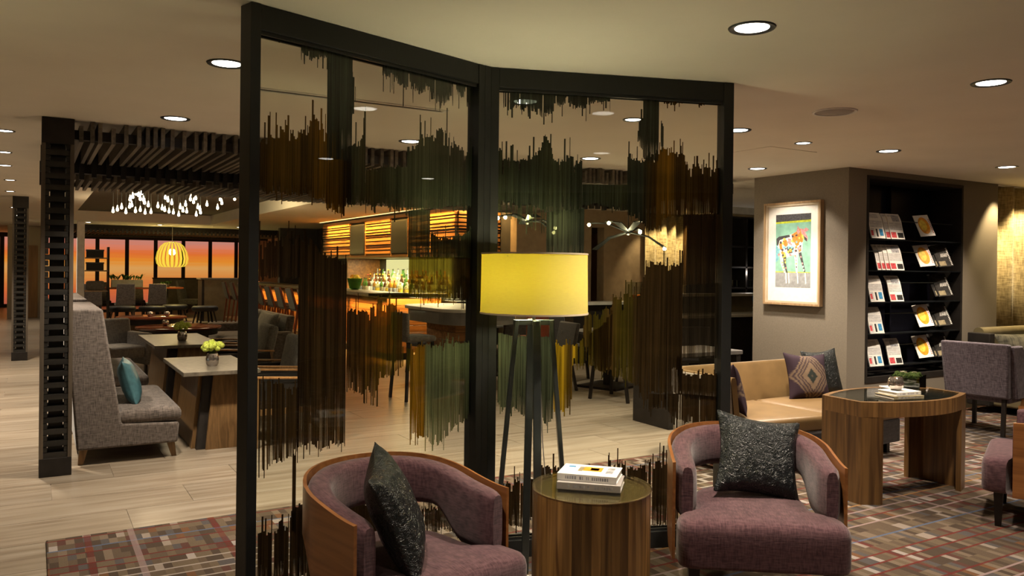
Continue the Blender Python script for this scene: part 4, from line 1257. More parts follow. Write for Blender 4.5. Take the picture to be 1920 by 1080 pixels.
# ------------------------------------------------------------------ framed picture
def picture():
    # hangs on the face x = 7.04, spans y 5.50 .. 6.24, z 1.19 .. 2.30
    t = thing('framed_picture', 'oak framed painting of a patchwork calf on green ground, hung on the beige wall', 'picture', (7.04, 5.865, 1.745), R(-90))
    # local: x to the right as seen, -y towards the viewer, z up
    W, H, D = .375, .555, .055
    b = .022
    for nm, bx in (('frame_rail', (-W, W, -D, -.002, H - b, H)), ('frame_rail', (-W, W, -D, -.002, -H, -H + b)), ('frame_stile', (-W, -W + b, -D, -.002, -H + b, H - b)), ('frame_stile', (W - b, W, -D, -.002, -H + b, H - b))):
        obj(nm, MB().box(*bx), 'oak_frame', t)
    obj('mat_board', MB().box(-W + b, W - b, -.020, -.012, -H + b, H - b), 'paper', t)
    for bx in ((-W + b, W - b, -.045, -.020, H - b - .02, H - b), (-W + b, W - b, -.045, -.020, -H + b, -H + b + .02), (-W + b, -W + b + .02, -.045, -.020, -H + b + .02, H - b - .02), (W - b - .02, W - b, -.045, -.020, -H + b + .02, H - b - .02)):
        obj('fillet', MB().box(*bx), 'cream_trim', t)
    aw, ah = .232, .395
    pz = .03
    def patch(name, pts, mat, k):
        # flat paint shape: pts in 0..1 across the sheet, y down
        q = [(-aw + 2 * aw * x, -.0202 - .0003 * k, pz + ah - 2 * ah * y) for x, y in pts]
        n = len(q)
        r = [(x, y + .0002, z) for x, y, z in q]
        return obj(name, MB().add(q + r, [tuple(range(n)), tuple(range(2 * n - 1, n - 1, -1))] + [(i, n + i, n + (i + 1) % n, (i + 1) % n) for i in range(n)]), mat, t)
    plain('paint_teal', (.22, .45, .35), .8, var=.2, scale=14)
    plain('paint_lime', (.42, .50, .03), .8, var=.3, scale=30)
    plain('paint_grey', (.27, .28, .29), .8, var=.2, scale=30)
    plain('paint_dark', (.05, .05, .055), .8, var=.4, scale=60)
    plain('paint_orange', (.85, .20, .03), .8, var=.3, scale=60)
    plain('paint_rose', (.62, .25, .26), .8, var=.4, scale=60)
    plain('paint_white', (.80, .78, .74), .8, var=.15, scale=60)
    plain('paint_blue', (.16, .40, .48), .8, var=.3, scale=40)
    plain('paint_yellow', (.85, .60, .10), .8, var=.3, scale=60)
    patch('sheet', [(0, 0), (1, 0), (1, 1), (0, 1)], 'paint_teal', 1)
    patch('dark_band', [(0, 0), (1, 0), (1, .085), (0, .10)], 'paint_dark', 2)
    patch('lime_band', [(0, .10), (1, .085), (1, .115), (0, .125)], 'paint_lime', 2)
    patch('grey_ground', [(0, .79), (1, .80), (1, 1), (0, 1)], 'paint_grey', 2)
    patch('lime_line', [(0, .782), (1, .79), (1, .80), (0, .795)], 'paint_lime', 3)
    patch('blue_patch', [(0, .40), (.08, .46), (.10, .62), (0, .66)], 'paint_blue', 2)
    body = [(.06, .33), (.34, .29), (.60, .25), (.72, .27), (.78, .36), (.76, .50), (.66, .55), (.48, .56), (.30, .60), (.16, .60), (.12, .50), (.04, .42)]
    patch('calf_body', body, 'paint_white', 4)
    patch('calf_back', [(.02, .33), (.10, .30), (.40, .28), (.42, .31), (.12, .35), (.07, .43), (.03, .42)], 'paint_dark', 5)
    patch('calf_shoulder', [(.46, .28), (.60, .24), (.66, .19), (.80, .25), (.78, .38), (.62, .44), (.50, .40)], 'paint_orange', 5)
    patch('calf_neck', [(.60, .22), (.66, .20), (.70, .25), (.64, .28)], 'paint_rose', 6)
    patch('calf_head', [(.70, .20), (.80, .21), (.92, .33), (.90, .37), (.84, .36), (.76, .30)], 'paint_rose', 6)
    patch('calf_ear', [(.62, .23), (.63, .16), (.69, .21)], 'paint_rose', 7)
    patch('calf_ear', [(.80, .22), (.86, .19), (.95, .22), (.86, .25)], 'paint_rose', 7)
    patch('calf_muzzle', [(.80, .30), (.90, .34), (.89, .38), (.82, .35)], 'paint_dark', 8)
    patch('calf_cheek', [(.74, .27), (.80, .30), (.82, .35), (.76, .33)], 'paint_yellow', 8)
    for pts, m in (([(.20, .36), (.32, .34), (.36, .42), (.26, .46)], 'paint_orange'), ([(.32, .44), (.54, .45), (.50, .53), (.36, .54)], 'paint_dark'),
                   ([(.18, .50), (.28, .52), (.32, .58), (.20, .60)], 'paint_yellow'), ([(.36, .33), (.46, .34), (.44, .41), (.38, .42)], 'paint_rose'),
                   ([(.62, .46), (.74, .42), (.75, .50), (.66, .53)], 'paint_rose'), ([(.10, .40), (.18, .38), (.20, .48), (.13, .49)], 'paint_orange')):
        patch('calf_spot', pts, m, 6)
    for pts, m in (([(.13, .56), (.24, .58), (.22, .68), (.30, .80), (.26, .80), (.16, .68)], 'paint_white'), ([(.22, .58), (.32, .58), (.30, .66), (.36, .80), (.32, .80), (.24, .68)], 'paint_dark'),
                   ([(.54, .54), (.64, .55), (.64, .80), (.60, .80)], 'paint_white'), ([(.66, .53), (.74, .52), (.86, .78), (.82, .79), (.72, .62)], 'paint_dark')):
        patch('calf_leg', pts, m, 5)
    gq = random.Random(21)
    for k in range(46):
        cx_, cy_ = gq.uniform(.10, .74), gq.uniform(.29, .57)
        if cx_ > .6 and cy_ > .5 or cx_ < .16 and cy_ < .36: continue
        q = [(cx_ + gq.uniform(.02, .06) * math.cos(a), cy_ + gq.uniform(.012, .03) * math.sin(a)) for a in (.4, 1.9, 3.4, 5.0)]
        patch('paint_dab', q, gq.choice(('paint_dark', 'paint_white', 'paint_orange', 'paint_rose', 'paint_yellow', 'paint_white', 'paint_blue')), 7 + k % 5)
    for x0_, y0_, x1_, y1_ in ((.17, .60, .27, .79), (.27, .60, .33, .79), (.59, .56, .62, .79), (.72, .56, .83, .78)):
        for k in range(5):
            f = (k + .5) / 5
            cx_, cy_ = x0_ + (x1_ - x0_) * f, y0_ + (y1_ - y0_) * f
            patch('paint_dab', [(cx_ - .02, cy_), (cx_, cy_ - .015), (cx_ + .022, cy_), (cx_ + .004, cy_ + .02)], gq.choice(('paint_dark', 'paint_white', 'paint_rose', 'paint_yellow')), 7 + k)
    for x in (.29, .37, .62, .84):
        patch('leg_reflection', [(x, .80), (x + .03, .80), (x + .05, .94), (x + .02, .95)], 'paint_white', 4)
    light('picture_light', 'SPOT', (7.04 - .95, 5.83, CEIL - .03), 24, (1, .86, .70), spot_size=R(74), spot_blend=.35, shadow_soft_size=.03, rot=(0, R(-38), 0))
picture()

# ------------------------------------------------------------------ magazine niche
def niche():
    t = thing('magazine_rack', 'tall dark navy magazine rack set into the beige wall', 'magazine rack', (8.195, 5.2, .41))
    W, H, D = .865, 2.14, .36
    obj('back_panel', MB().box(-W, W, D, D + .04, 0, H), 'navy_lacquer', t)
    for s in (-1, 1):
        obj('side_panel', MB().box(min(s * W, s * (W - .035)), max(s * W, s * (W - .035)), -.006, D, 0, H), 'dark_stain', t, bevel=.002)
    obj('top_panel', MB().box(-W + .035, W - .035, -.006, D, H - .035, H), 'dark_stain', t)
    obj('bottom_panel', MB().box(-W + .035, W - .035, -.006, D, 0, .06), 'dark_stain', t)
    obj('mullion', MB().box(-.012, .012, D - .06, D, .06, H - .035), 'navy_lacquer', t)
    for k, z in enumerate(NZ):
        zz = z - .41
        obj('ledge', MB().box(-W + .036, W - .036, -.004, .10, zz - .012, zz), 'screen_black', t)
        obj('rail', MB().tube([(-W + .036, .10, zz + .20), (W - .036, .10, zz + .20)], .006, 8), 'gunmetal', t)
NZ = [1.905, 1.575, 1.245, .915, .575]
niche()
def newspaper(label, x, z, kind, group=None, w=.20, h=.285):
    """folded paper standing on its ledge, leaning back, the top edge curled"""
    t = thing('newspaper', label, 'newspaper', (x, 5.215, z), 0, group, rot=(R(-13), 0, R(-6)))
    rings = []
    for i in range(9):
        f = i / 8
        zz = h * f
        y = .03 * max(0, f - .6) ** 2 * 6 + .006 * math.sin(f * 3)
        rings.append([(-w / 2, y - .012, zz), (w / 2, y - .012, zz), (w / 2, y, zz), (-w / 2, y, zz)])
    obj('sheets', MB().loft(rings), 'paper', t, smooth=False)
    def y_at(f): return .03 * max(0, f - .6) ** 2 * 6 + .006 * math.sin(f * 3) - .0126
    def ink(name, mat, x0, x1, f0, f1):
        n = 3
        vs, fs = [], []
        for i in range(n + 1):
            f = f0 + (f1 - f0) * i / n
            vs += [(x0, y_at(f), h * f), (x1, y_at(f), h * f)]
            if i: fs.append((2 * i - 2, 2 * i - 1, 2 * i + 1, 2 * i))
        return obj(name, MB().add(vs, fs), mat, t)
    k = w / 2
    m = MB()
    def rows(f0, f1, n, x0, x1):
        for i in range(n):
            f = f0 + (f1 - f0) * (i + .2) / n
            g = f + (f1 - f0) * .45 / n
            m.add([(x0, y_at(f), h * f), (x1, y_at(f), h * f), (x1, y_at(g), h * g), (x0, y_at(g), h * g)], [(0, 1, 2, 3)])
    if kind == 'a':
        rows(.78, .94, 4, -k * .7, k * .5); rows(.42, .68, 5, -k * .9, k * .9); rows(.04, .38, 7, -k * .9, -k * .45)
        ink('photo', 'dark_print', -k * .22, k * .04, .06, .36); ink('photo', 'blue_print', k * .28, k * .80, .10, .36); ink('photo', 'red_print', -k * .95, -k * .62, .1, .3)
    else:
        rows(.36, .66, 7, -k * .9, k * .9); rows(.88, .96, 2, -k * .9, k * .9)
        ink('photo', 'grey_print', -k * .35, k * .75, .68, .93); ink('photo', 'red_print', -k * .9, -k * .15, .05, .27); ink('photo', 'dark_print', k * .05, k * .9, .05, .25)
    obj('print_lines', m, 'grey_print', t)
    return t
ROWN = ['top', 'second', 'third', 'fourth', 'bottom']
XA, XB, XC, XD = 7.545, 7.875, 8.42, 8.77
for r, z in enumerate(NZ):
    if r in (0, 2, 3, 4):
        newspaper('newspaper with a blue spot photo at the far left of the rack\'s %s row' % ROWN[r], XA, z, 'a', 'newspapers in the rack')
    if r in (0, 1, 2, 4):
        newspaper('newspaper with grey and red photos, second column of the rack\'s %s row' % ROWN[r], XB, z, 'b', 'newspapers in the rack')
for k in range(3):
    o = newspaper(('first', 'second', 'third')[k] + ' folded newspaper in the sheaf behind the second row\'s front paper', XB - .055 - .05 * k, NZ[1], 'b', 'newspaper sheaf in the second row')
    o.location.y += .016 * (k + 1)
o = newspaper('folded newspaper standing behind the top row\'s second paper', XB - .06, NZ[0], 'b'); o.location.y += .018
def magazine(label, x, z, kind, group, w=.20, h=.255):
    t = thing('magazine', label, 'magazine', (x, 5.215, z + .05), 0, group, rot=(R(-24), R(-5), R(-14)))
    if kind == 'o':
        obj('pages', MB().box(-w / 2, w / 2, -.006, 0, 0, h), 'paper', t)
        obj('cover_disc', MB().prism([(.072 * math.cos(a), .102 * math.sin(a)) for a in [2 * math.pi * k / 28 for k in range(28)]], .0, .0004), 'orange_print', t, loc=(0, -.006, h / 2), rot=(R(90), 0, 0))
        obj('cover_disc', MB().prism([(.046 * math.cos(a), .066 * math.sin(a)) for a in [2 * math.pi * k / 24 for k in range(24)]], .0, .0004), 'yellow_print', t, loc=(-.012, -.0064, h / 2 + .004), rot=(R(90), 0, 0))
        m = MB()
        for k in range(9):
            m.box(w * .40, w * .46, -.0064, -.006, .03 + k * .02, .042 + k * .02)
        obj('cover_marks', m, 'red_print', t)
    else:
        obj('pages', MB().box(-w / 2, w / 2, -.008, 0, 0, h * 1.05), 'dark_print', t)
        obj('cover_field', MB().box(-w * .40, w * .05, -.0084, -.008, .012, h * .26), 'tan_print', t)
        m = MB()
        g = random.Random(4)
        for k in range(7):   # white brush script, not readable at this size
            a = -.03 + k * .014
            m.add([(a, -.0085, h * .44 + g.uniform(0, .015)), (a + .005, -.0085, h * .44), (a + .020, -.0085, h * .60 + g.uniform(0, .02)), (a + .015, -.0085, h * .62)], [(0, 1, 2, 3)])
        for k in range(12):
            m.box(w * .38, w * .47, -.0086, -.0082, .012 + k * .018, .022 + k * .018)
        obj('cover_script', m, 'paper', t)
    return t
for r, z in enumerate(NZ):
    if r in (0, 1, 3, 4):
        magazine('magazine with a round orange cover picture in the rack\'s %s row' % ROWN[r], XC, z, 'o', 'orange magazines in the rack')
    if r in (1, 2, 3, 4):
        magazine('dark magazine with white brush script in the rack\'s %s row' % ROWN[r], XD, z, 'd', 'dark magazines in the rack')
        o = magazine('dark magazine standing just behind the front one in the %s row' % ROWN[r], XD - .035, z, 'd', 'rear dark magazines in the rack'); o.location.y += .02

# ------------------------------------------------------------------ right-hand seating corner
def high_chair(name_label, loc, rz, group=None):
    """upholstered armchair with a straight slab back, wooden arm frame; front faces -y"""
    t = thing('slab_back_armchair', name_label, 'armchair', loc, rz, group)
    w = .275
    # back, leaning
    obj('backrest', MB().hexa([(-w, .24, .36), (w, .24, .36), (w, .33, .36), (-w, .33, .36)], [(-w - .03, .33, .88), (w + .03, .33, .88), (w + .03, .42, .88), (-w - .03, .42, .88)]), 'mauve_fabric', t, bevel=.018, seg=3, smooth=True)
    for s in (-1, 1):
        x0, x1 = (s * w, s * (w + .055)) if s > 0 else (s * (w + .055), s * w)
        obj('side_wing', MB().hexa([(x0, -.16, .36), (x1, -.16, .36), (x1, .25, .36), (x0, .25, .36)], [(x0, .14, .86), (x1, .14, .86), (x1, .36, .86), (x0, .36, .86)]), 'mauve_fabric', t, bevel=.012, smooth=True)
        obj('arm_pad', MB().box(x0, x1, -.28, .02, .52, .60), 'mauve_fabric', t, bevel=.02, seg=3, smooth=True)
        obj('arm_leg', MB().beam((s * (w + .03), .22, .0), (s * (w + .065), -.02, .58), .030, .045, up=(1, 0, 0)), 'arm_wood', t, bevel=.004)
        obj('front_leg', MB().beam((s * (w - .02), -.26, .0), (s * (w - .02), -.26, .32), .034, .034), 'dark_leg', t)
        obj('rear_leg', MB().beam((s * (w - .05), .30, .0), (s * (w - .05), .28, .36), .034, .034), 'dark_leg', t)
    obj('seat', rbox_mb(-w, w, -.30, .26, .31, .45, .03, .015), 'mauve_fabric', t, smooth=True)
    return t
high_chair('mauve slab back armchair seen from behind, right of the magazine rack', (8.12, 4.36, .013), R(97))
def right_corner():
    t = thing('banquette_sofa', 'olive leather banquette under the curtain at the right edge', 'sofa', (10.62, 4.84, .013), 0)
    obj('seat_base', MB().box(-1.5, 1.5, -.60, .26, .08, .40), 'olive_leather', t, bevel=.02)
    obj('seat_cushion', rbox_mb(-1.5, 1.5, -.62, .12, .40, .47, .03, .01), 'olive_leather', t, smooth=True)
    obj('backrest', MB().hexa([(-1.5, .12, .40), (1.5, .12, .40), (1.5, .22, .40), (-1.5, .22, .40)], [(-1.5, .17, .86), (1.5, .17, .86), (1.5, .27, .86), (-1.5, .27, .86)]), 'olive_leather', t, bevel=.02, smooth=True)
    obj('top_roll', MB().tube([(-1.5, .20, .875), (1.5, .20, .875)], .06, 14), 'olive_leather', t, smooth=True)
    obj('arm', MB().box(-1.60, -1.5, .02, .27, .08, .88), 'dark_stain', t, bevel=.01)
    obj('lumbar_cushion', pillow_mb(1.6, .34, .16, seed=9), 'cushion_weave', t, smooth=True, loc=(-.62, .06, .70), rot=(R(-12), 0, 0))
    t = thing('low_table', 'pale topped low table in front of the olive banquette', 'table', (9.75, 4.0, .013), R(0))
    obj('top', MB().box(-.35, .35, -.25, .25, .50, .54), 'white_top', t, bevel=.004)
    obj('pedestal', MB().box(-.06, .06, -.06, .06, .02, .50), 'dark_leg', t)
    obj('foot', MB().box(-.22, .22, -.18, .18, 0, .02), 'dark_leg', t)
    # curtain: one panel of soft folds
    t = thing('curtain', 'full height beige woven curtain washed by a ceiling light at the right edge', 'curtain', (9.84, 5.24, 0))
    rings = []
    n = 90
    def fold(i): return .045 * math.sin(i * .62) + .022 * math.sin(i * .27 + 1)
    lo = [(i * .034, fold(i)) for i in range(n)]
    vs = [(x, y, .03) for x, y in lo] + [(x * 1.0, y * .9, CEIL - .01) for x, y in lo]
    fs = [(i, i + 1, n + i + 1, n + i) for i in range(n - 1)]
    o = obj('drape', MB().add(vs, fs), 'curtain_cloth', t, smooth=True)
    s = o.modifiers.new('thick', 'SOLIDIFY'); s.thickness = .006
    obj('track', MB().box(-.05, 3.05, -.03, .03, CEIL - .012, CEIL - .001), 'white_metal', t)
    for x in (9.70, 10.25, 10.8, 11.4):
        light('curtain_washer', 'SPOT', (x, 5.0, CEIL - .02), 44, (1, .76, .40), spot_size=R(75), spot_blend=.6, shadow_soft_size=.03, rot=(R(6), 0, 0))
right_corner()

# ------------------------------------------------------------------ high-back settees on the left
def settee(label, loc, length, group):
    """profile in x (depth, seat towards +x), extruded along y"""
    t = thing('high_back_settee', label, 'settee', loc, 0, group)
    prof = [(.02, .12), (.74, .12), (.75, .28), (.33, .30), (.19, 1.20), (-.05, 1.20), (-.06, 1.17)]
    n = len(prof)
    vs = [(x, 0, z) for x, z in prof] + [(x, length, z) for x, z in prof]
    fs = [tuple(range(n)), tuple(range(2 * n - 1, n - 1, -1))] + [(i, n + i, n + (i + 1) % n, (i + 1) % n) for i in range(n)]
    obj('frame', MB().add(vs, fs), 'taupe_fabric', t, bevel=.016, seg=3, smooth=True)
    obj('seat_cushion', rbox_mb(.31, .77, .012, length - .012, .29, .40, .035, .012), 'taupe_fabric', t, smooth=True)
    for x in (.07, .69):
        for y in (.07, length - .07):
            k = .03 if x > .3 else -.02
            obj('leg', MB().hexa([(x - .018 + k, y - .018, 0), (x + .018 + k, y - .018, 0), (x + .018 + k, y + .018, 0), (x - .018 + k, y + .018, 0)],
                                 [(x - .03, y - .03, .13), (x + .03, y - .03, .13), (x + .03, y + .03, .13), (x - .03, y + .03, .13)]), 'table_wood', t)
    return t
settee('nearest taupe high back settee beside the lattice column, with the teal pillow on it', (.275, 6.93, .0), 1.45, 'taupe high back settees')
settee('second taupe high back settee, behind the one with the teal pillow', (.275, 9.05, .0), 1.9, 'taupe high back settees')
pillow('throw_pillow', 'teal silk pillow leaning on the nearest high back settee', 'teal_silk', (.70, 7.38, .575), (R(-17), 0, R(84)), .43, .40, .15, 11)
pillow('throw_pillow', 'pale olive pillow on the second high back settee', 'curtain_cloth', (.62, 9.6, .60), (R(-17), 0, R(86)), .43, .40, .15, 12)
def stone_table(label, loc, lx, ly, group):
    t = thing('stone_top_table', label, 'table', loc, 0, group)
    h = .665
    obj('stone_slab', MB().box(-lx / 2, lx / 2, -ly / 2, ly / 2, h - .035, h), 'stone_top', t, bevel=.004)
    a, b = lx / 2 - .16, ly / 2 - .14
    c = .07
    z0, z1 = .0, h - .036
    obj('core', MB().hexa([(-a - c + .03, -b - c + .03, z0), (a + c - .03, -b - c + .03, z0), (a + c - .03, b + c - .03, z0), (-a - c + .03, b + c - .03, z0)], [(-a + .03, -b + .03, z1), (a - .03, -b + .03, z1), (a - .03, b - .03, z1), (-a + .03, b - .03, z1)]), 'dark_stain', t)
    g = .10
    obj('panel', MB().hexa([(-a - c + g, -b - c, z0), (a + c, -b - c, z0), (a + c, -b - c + .03, z0), (-a - c + g, -b - c + .03, z0)], [(-a + g, -b, z1), (a, -b, z1), (a, -b + .03, z1), (-a + g, -b + .03, z1)]), 'table_wood', t)
    obj('panel', MB().hexa([(-a - c, b + c - .03, z0), (a + c - g, b + c - .03, z0), (a + c - g, b + c, z0), (-a - c, b + c, z0)], [(-a, b - .03, z1), (a - g, b - .03, z1), (a - g, b, z1), (-a, b, z1)]), 'table_wood', t)
    obj('panel', MB().hexa([(-a - c, -b - c + g, z0), (-a - c + .03, -b - c + g, z0), (-a - c + .03, b + c - .03, z0), (-a - c, b + c - .03, z0)], [(-a, -b + g, z1), (-a + .03, -b + g, z1), (-a + .03, b - .03, z1), (-a, b - .03, z1)]), 'table_wood', t)
    obj('panel', MB().hexa([(a + c - .03, -b - c + .03, z0), (a + c, -b - c + .03, z0), (a + c, b + c - g, z0), (a + c - .03, b + c - g, z0)], [(a - .03, -b + .03, z1), (a, -b + .03, z1), (a, b - g, z1), (a - .03, b - g, z1)]), 'table_wood', t)
    return t
stone_table('nearer stone topped table with flared wooden base in front of the nearest settee', (1.375, 7.61, 0), .62, 1.2, 'stone topped tables')
stone_table('second stone topped table, one step farther along the settees', (1.49, 10.25, 0), .70, 1.6, 'stone topped tables')
def flower_vase(label, loc):
    t = thing('flower_vase', label, 'vase', loc)
    obj('vase', MB().lathe([(.0005, 0), (.040, .0), (.052, .02), (.056, .06), (.048, .10), (.044, .11), (.040, .11), (.050, .06), (.046, .02), (.0005, .008)], 20, close=False), 'silver_glass', t, smooth=True)
    g = random.Random(3)
    m = MB()
    for k in range(9):
        a = 2 * math.pi * k / 9
        m.tube([(0, 0, .06), (.03 * math.cos(a), .03 * math.sin(a), .14)], .003, 5)
    obj('stems', m, 'leaf', t)
    for k in range(5):
        a = 2 * math.pi * k / 5
        rr = .055 if k < 4 else 0
        m = MB()
        for j in range(16):
            th, ph = g.uniform(0, 6.28), g.uniform(-.6, 1.5)
            m.ball((rr * math.cos(a) + .030 * math.cos(th) * math.cos(ph), rr * math.sin(a) + .030 * math.sin(th) * math.cos(ph), .165 + .030 * math.sin(ph) + (.02 if k == 4 else 0)), .022, 7, 5)
        obj('blossom', m, 'flower_green', t, smooth=True)
flower_vase('silver vase of green blossoms on the nearer stone topped table', (1.36, 7.40, .665))
flower_vase('silver vase of green blossoms on the second stone topped table', (1.50, 10.0, .665))
def lounge_chair(label, loc, rz, group='grey lounge chairs at the stone tables'):
    """front faces -x"""
    t = thing('lounge_chair', label, 'chair', loc, rz, group)
    obj('seat', rbox_mb(-.30, .26, -.27, .27, .30, .42, .03, .012), 'grey_fabric', t, smooth=True)
    b = rbox_mb(-.055, .055, -.26, .26, 0, .46, .04)
    obj('backrest', b, 'grey_fabric', t, smooth=True, loc=(.27, 0, .40), rot=(0, R(12), 0))
    for s in (-1, 1):
        y = s * .31
        obj('armrest', MB().beam((-.34, y, .60), (.34, y, .56), .045, .018), 'arm_wood', t, bevel=.004)
        obj('arm_panel', MB().box(-.30, .30, y - .008, y + .008, .40, .545), 'dark_stain', t)
        obj('front_leg', MB().beam((-.33, y, 0), (-.31, y, .59), .030, .035), 'table_wood', t)
        obj('rear_leg', MB().beam((.40, y, 0), (.30, y, .56), .030, .035), 'table_wood', t)
        obj('side_rail', MB().beam((-.32, y, .30), (.34, y, .30), .025, .05), 'table_wood', t)
    return t
lounge_chair('grey lounge chair with wooden arms behind the divider, at the nearer stone table', (1.96, 7.25, 0), 0)
lounge_chair('grey lounge chair with thin wooden arms at the far end of the nearer stone table', (1.96, 8.12, 0), 0)
lounge_chair('grey lounge chair at the second stone table, nearest the divider post', (2.08, 9.75, 0), 0)
lounge_chair('grey lounge chair at the far end of the second stone table', (2.08, 10.75, 0), 0)
# ------------------------------------------------------------------ middle lounge
def grey_sofa(label, loc, rz, length):
    """front faces -y"""
    t = thing('lounge_sofa', label, 'sofa', loc, rz)
    k = length / 2
    obj('base', MB().box(-k, k, -.40, .36, .08, .30), 'taupe_fabric', t, bevel=.02)
    for s in (-1, 1):
        obj('seat_cushion', rbox_mb(min(0, s * k) + .005, max(0, s * k) - .005, -.41, .22, .30, .43, .03, .012), 'taupe_fabric', t, smooth=True)
        obj('back_cushion', pillow_mb(k * .94, .44, .20, seed=5), 'grey_fabric', t, smooth=True, loc=(s * k / 2, .16, .63), rot=(R(-14), 0, 0))
        x0, x1 = (s * k, s * (k + .14)) if s > 0 else (s * (k + .14), s * k)
        obj('arm', MB().box(x0, x1, -.40, .36, .08, .58), 'taupe_fabric', t, bevel=.03, seg=3, smooth=True)
        for y in (-.32, .28):
            obj('leg', MB().box(s * (k + .05) - .02, s * (k + .05) + .02, y - .02, y + .02, 0, .08), 'dark_leg', t)
    obj('backrest', MB().hexa([(-k, .22, .28), (k, .22, .28), (k, .36, .28), (-k, .36, .28)], [(-k, .32, .80), (k, .32, .80), (k, .44, .80), (-k, .44, .80)]), 'taupe_fabric', t, bevel=.025, seg=3, smooth=True)
    return t
grey_sofa('long taupe sofa with grey back cushions turned toward the red lacquer tables', (2.95, 13.1, 0), R(-90), 2.2)
def tub_chair(label, loc, rz, mat='taupe_fabric', group=None, hgt=.78):
    """front faces -y"""
    t = thing('tub_chair', label, 'armchair', loc, rz, group)
    obj('seat', rbox_mb(-.27, .27, -.32, .26, .26, .43, .03, .01), mat, t, smooth=True)
    obj('backrest', MB().hexa([(-.36, .20, .20), (.36, .20, .20), (.36, .34, .20), (-.36, .34, .20)], [(-.34, .28, hgt), (.34, .28, hgt), (.34, .38, hgt), (-.34, .38, hgt)]), mat, t, bevel=.03, seg=3, smooth=True)
    for s in (-1, 1):
        x0, x1 = (s * .27, s * .37) if s > 0 else (s * .37, s * .27)
        obj('arm', MB().box(x0, x1, -.33, .24, .16, .60), mat, t, bevel=.025, seg=3, smooth=True)
        for y in (-.27, .27):
            obj('leg', MB().box(s * .30 - .018, s * .30 + .018, y - .018, y + .018, 0, .2), 'dark_leg', t)
    return t
tub_chair('striped grey tub chair beyond the teal pillow, beside the second stone table', (.98, 12.3, 0), R(20), 'grey_fabric')
tub_chair('dark armchair farther along the settee row, left of the red tables', (.55, 14.3, 0), R(75), 'dark_fabric', 'armchairs beyond the settees', .95)
tub_chair('taupe armchair with curved shoulder behind the dark armchair', (.60, 15.9, 0), R(80), 'taupe_fabric', 'armchairs beyond the settees', .95)
tub_chair('taupe armchair farthest along the settee row', (.70, 17.5, 0), R(80), 'taupe_fabric', None, .92)
def round_table(label, loc, r, h, mat, group=None):
    t = thing('round_table', label, 'table', loc, 0, group)
    obj('top', MB().lathe([(.0005, h - .03), (r - .01, h - .03), (r, h - .02), (r, h - .004), (r - .005, h), (.0005, h)], 48, close=False), mat, t, smooth=True)
    obj('apron', MB().lathe([(r - .06, h - .12), (r - .05, h - .03)], 40, close=False), 'dark_stain', t, smooth=True)
    obj('drum', MB().lathe([(.0005, 0.0), (r * .62, 0), (r * .70, h - .10), (.0005, h - .10)], 32, close=False), 'table_wood', t, smooth=True)
    return t
round_table('nearer round red lacquer table with candles in the middle of the lounge', (1.95, 13.3, 0), .62, .60, 'red_lacquer', 'round red lacquer tables')
round_table('farther round red lacquer table behind the first', (1.75, 14.95, 0), .56, .66, 'red_lacquer', 'round red lacquer tables')
for x, y, z, lab in ((1.72, 14.9, .66, 'lit candle glass on the farther red lacquer table'), (1.98, 14.85, .66, 'second lit candle glass on the farther red lacquer table, nearer the bar'), (1.78, 13.5, .60, 'lit candle glass on the nearer red lacquer table')):
    votive(lab, (x, y, z), 1.0)
def stool(label, loc, group):
    t = thing('upholstered_stool', label, 'stool', loc, 0, group)
    obj('seat', MB().lathe([(.0005, .32), (.30, .32), (.335, .36), (.335, .42), (.30, .455), (.0005, .465)], 28, close=False), 'black_seat', t, smooth=True)
    for k in range(6):
        a = 2 * math.pi * k / 6
        obj('leg', MB().beam((.30 * math.cos(a), .30 * math.sin(a), 0), (.22 * math.cos(a), .22 * math.sin(a), .33), .035, .035), 'dark_leg', t)
    return t
for k, (x, y) in enumerate(((2.0, 23.2), (2.70, 22.9), (3.35, 23.6), (3.95, 22.6))):
    stool('round dark upholstered stool, number %s from the pier, before the communal table' % ('one', 'two', 'three', 'four')[k], (x, y, 0), 'round dark stools')
def communal():
    t = thing('communal_table', 'long red topped communal table under the yellow pendant', 'table', (2.35, 25.0, 0))
    obj('top', MB().box(-1.3, 1.35, -.55, .55, .86, .91), 'red_lacquer', t, bevel=.01)
    for s in (-1, 1):
        obj('trestle', MB().box(s * .9 - .06, s * .9 + .06, -.4, .4, 0, .86), 'dark_stain', t)
    obj('stretcher', MB().box(-.84, .84, -.04, .04, .2, .28), 'dark_stain', t)
    for x, y, rz, q in ((1.35, 24.2, 180, 'first from the pale pier, near side'), (2.15, 24.15, 180, 'in front of the leaf trough, near side'), (2.95, 24.25, 180, 'under the yellow pendant, near side'), (1.7, 25.9, 0, 'nearer the pale pier, far side'), (2.6, 25.95, 0, 'behind the leaf trough, far side')):
        dining_chair('taupe dining chair at the communal table, ' + q, (x, y, 0), R(rz), 'tall dining chairs at the communal table')
    t = thing('planter', 'grey trough of dark leaves on the communal table', 'planter', (2.28, 25.0, .91))
    obj('trough', MB().box(-.40, .40, -.12, .12, 0, .20), 'grey_table', t, bevel=.006)
    g = random.Random(8)
    leaf_clump(t, .40, .10, .20, 40, g, .20)
    t = thing('fruit_bowl', 'small bowl of green leaves on the communal table, right of the trough', 'bowl', (3.30, 25.0, .91))
    obj('bowl', MB().lathe([(.0005, 0), (.08, .0), (.14, .08), (.13, .08), (.07, .012), (.0005, .012)], 20, close=False), 'grey_table', t, smooth=True)
    leaf_clump(t, .12, .12, .07, 22, g, .12)
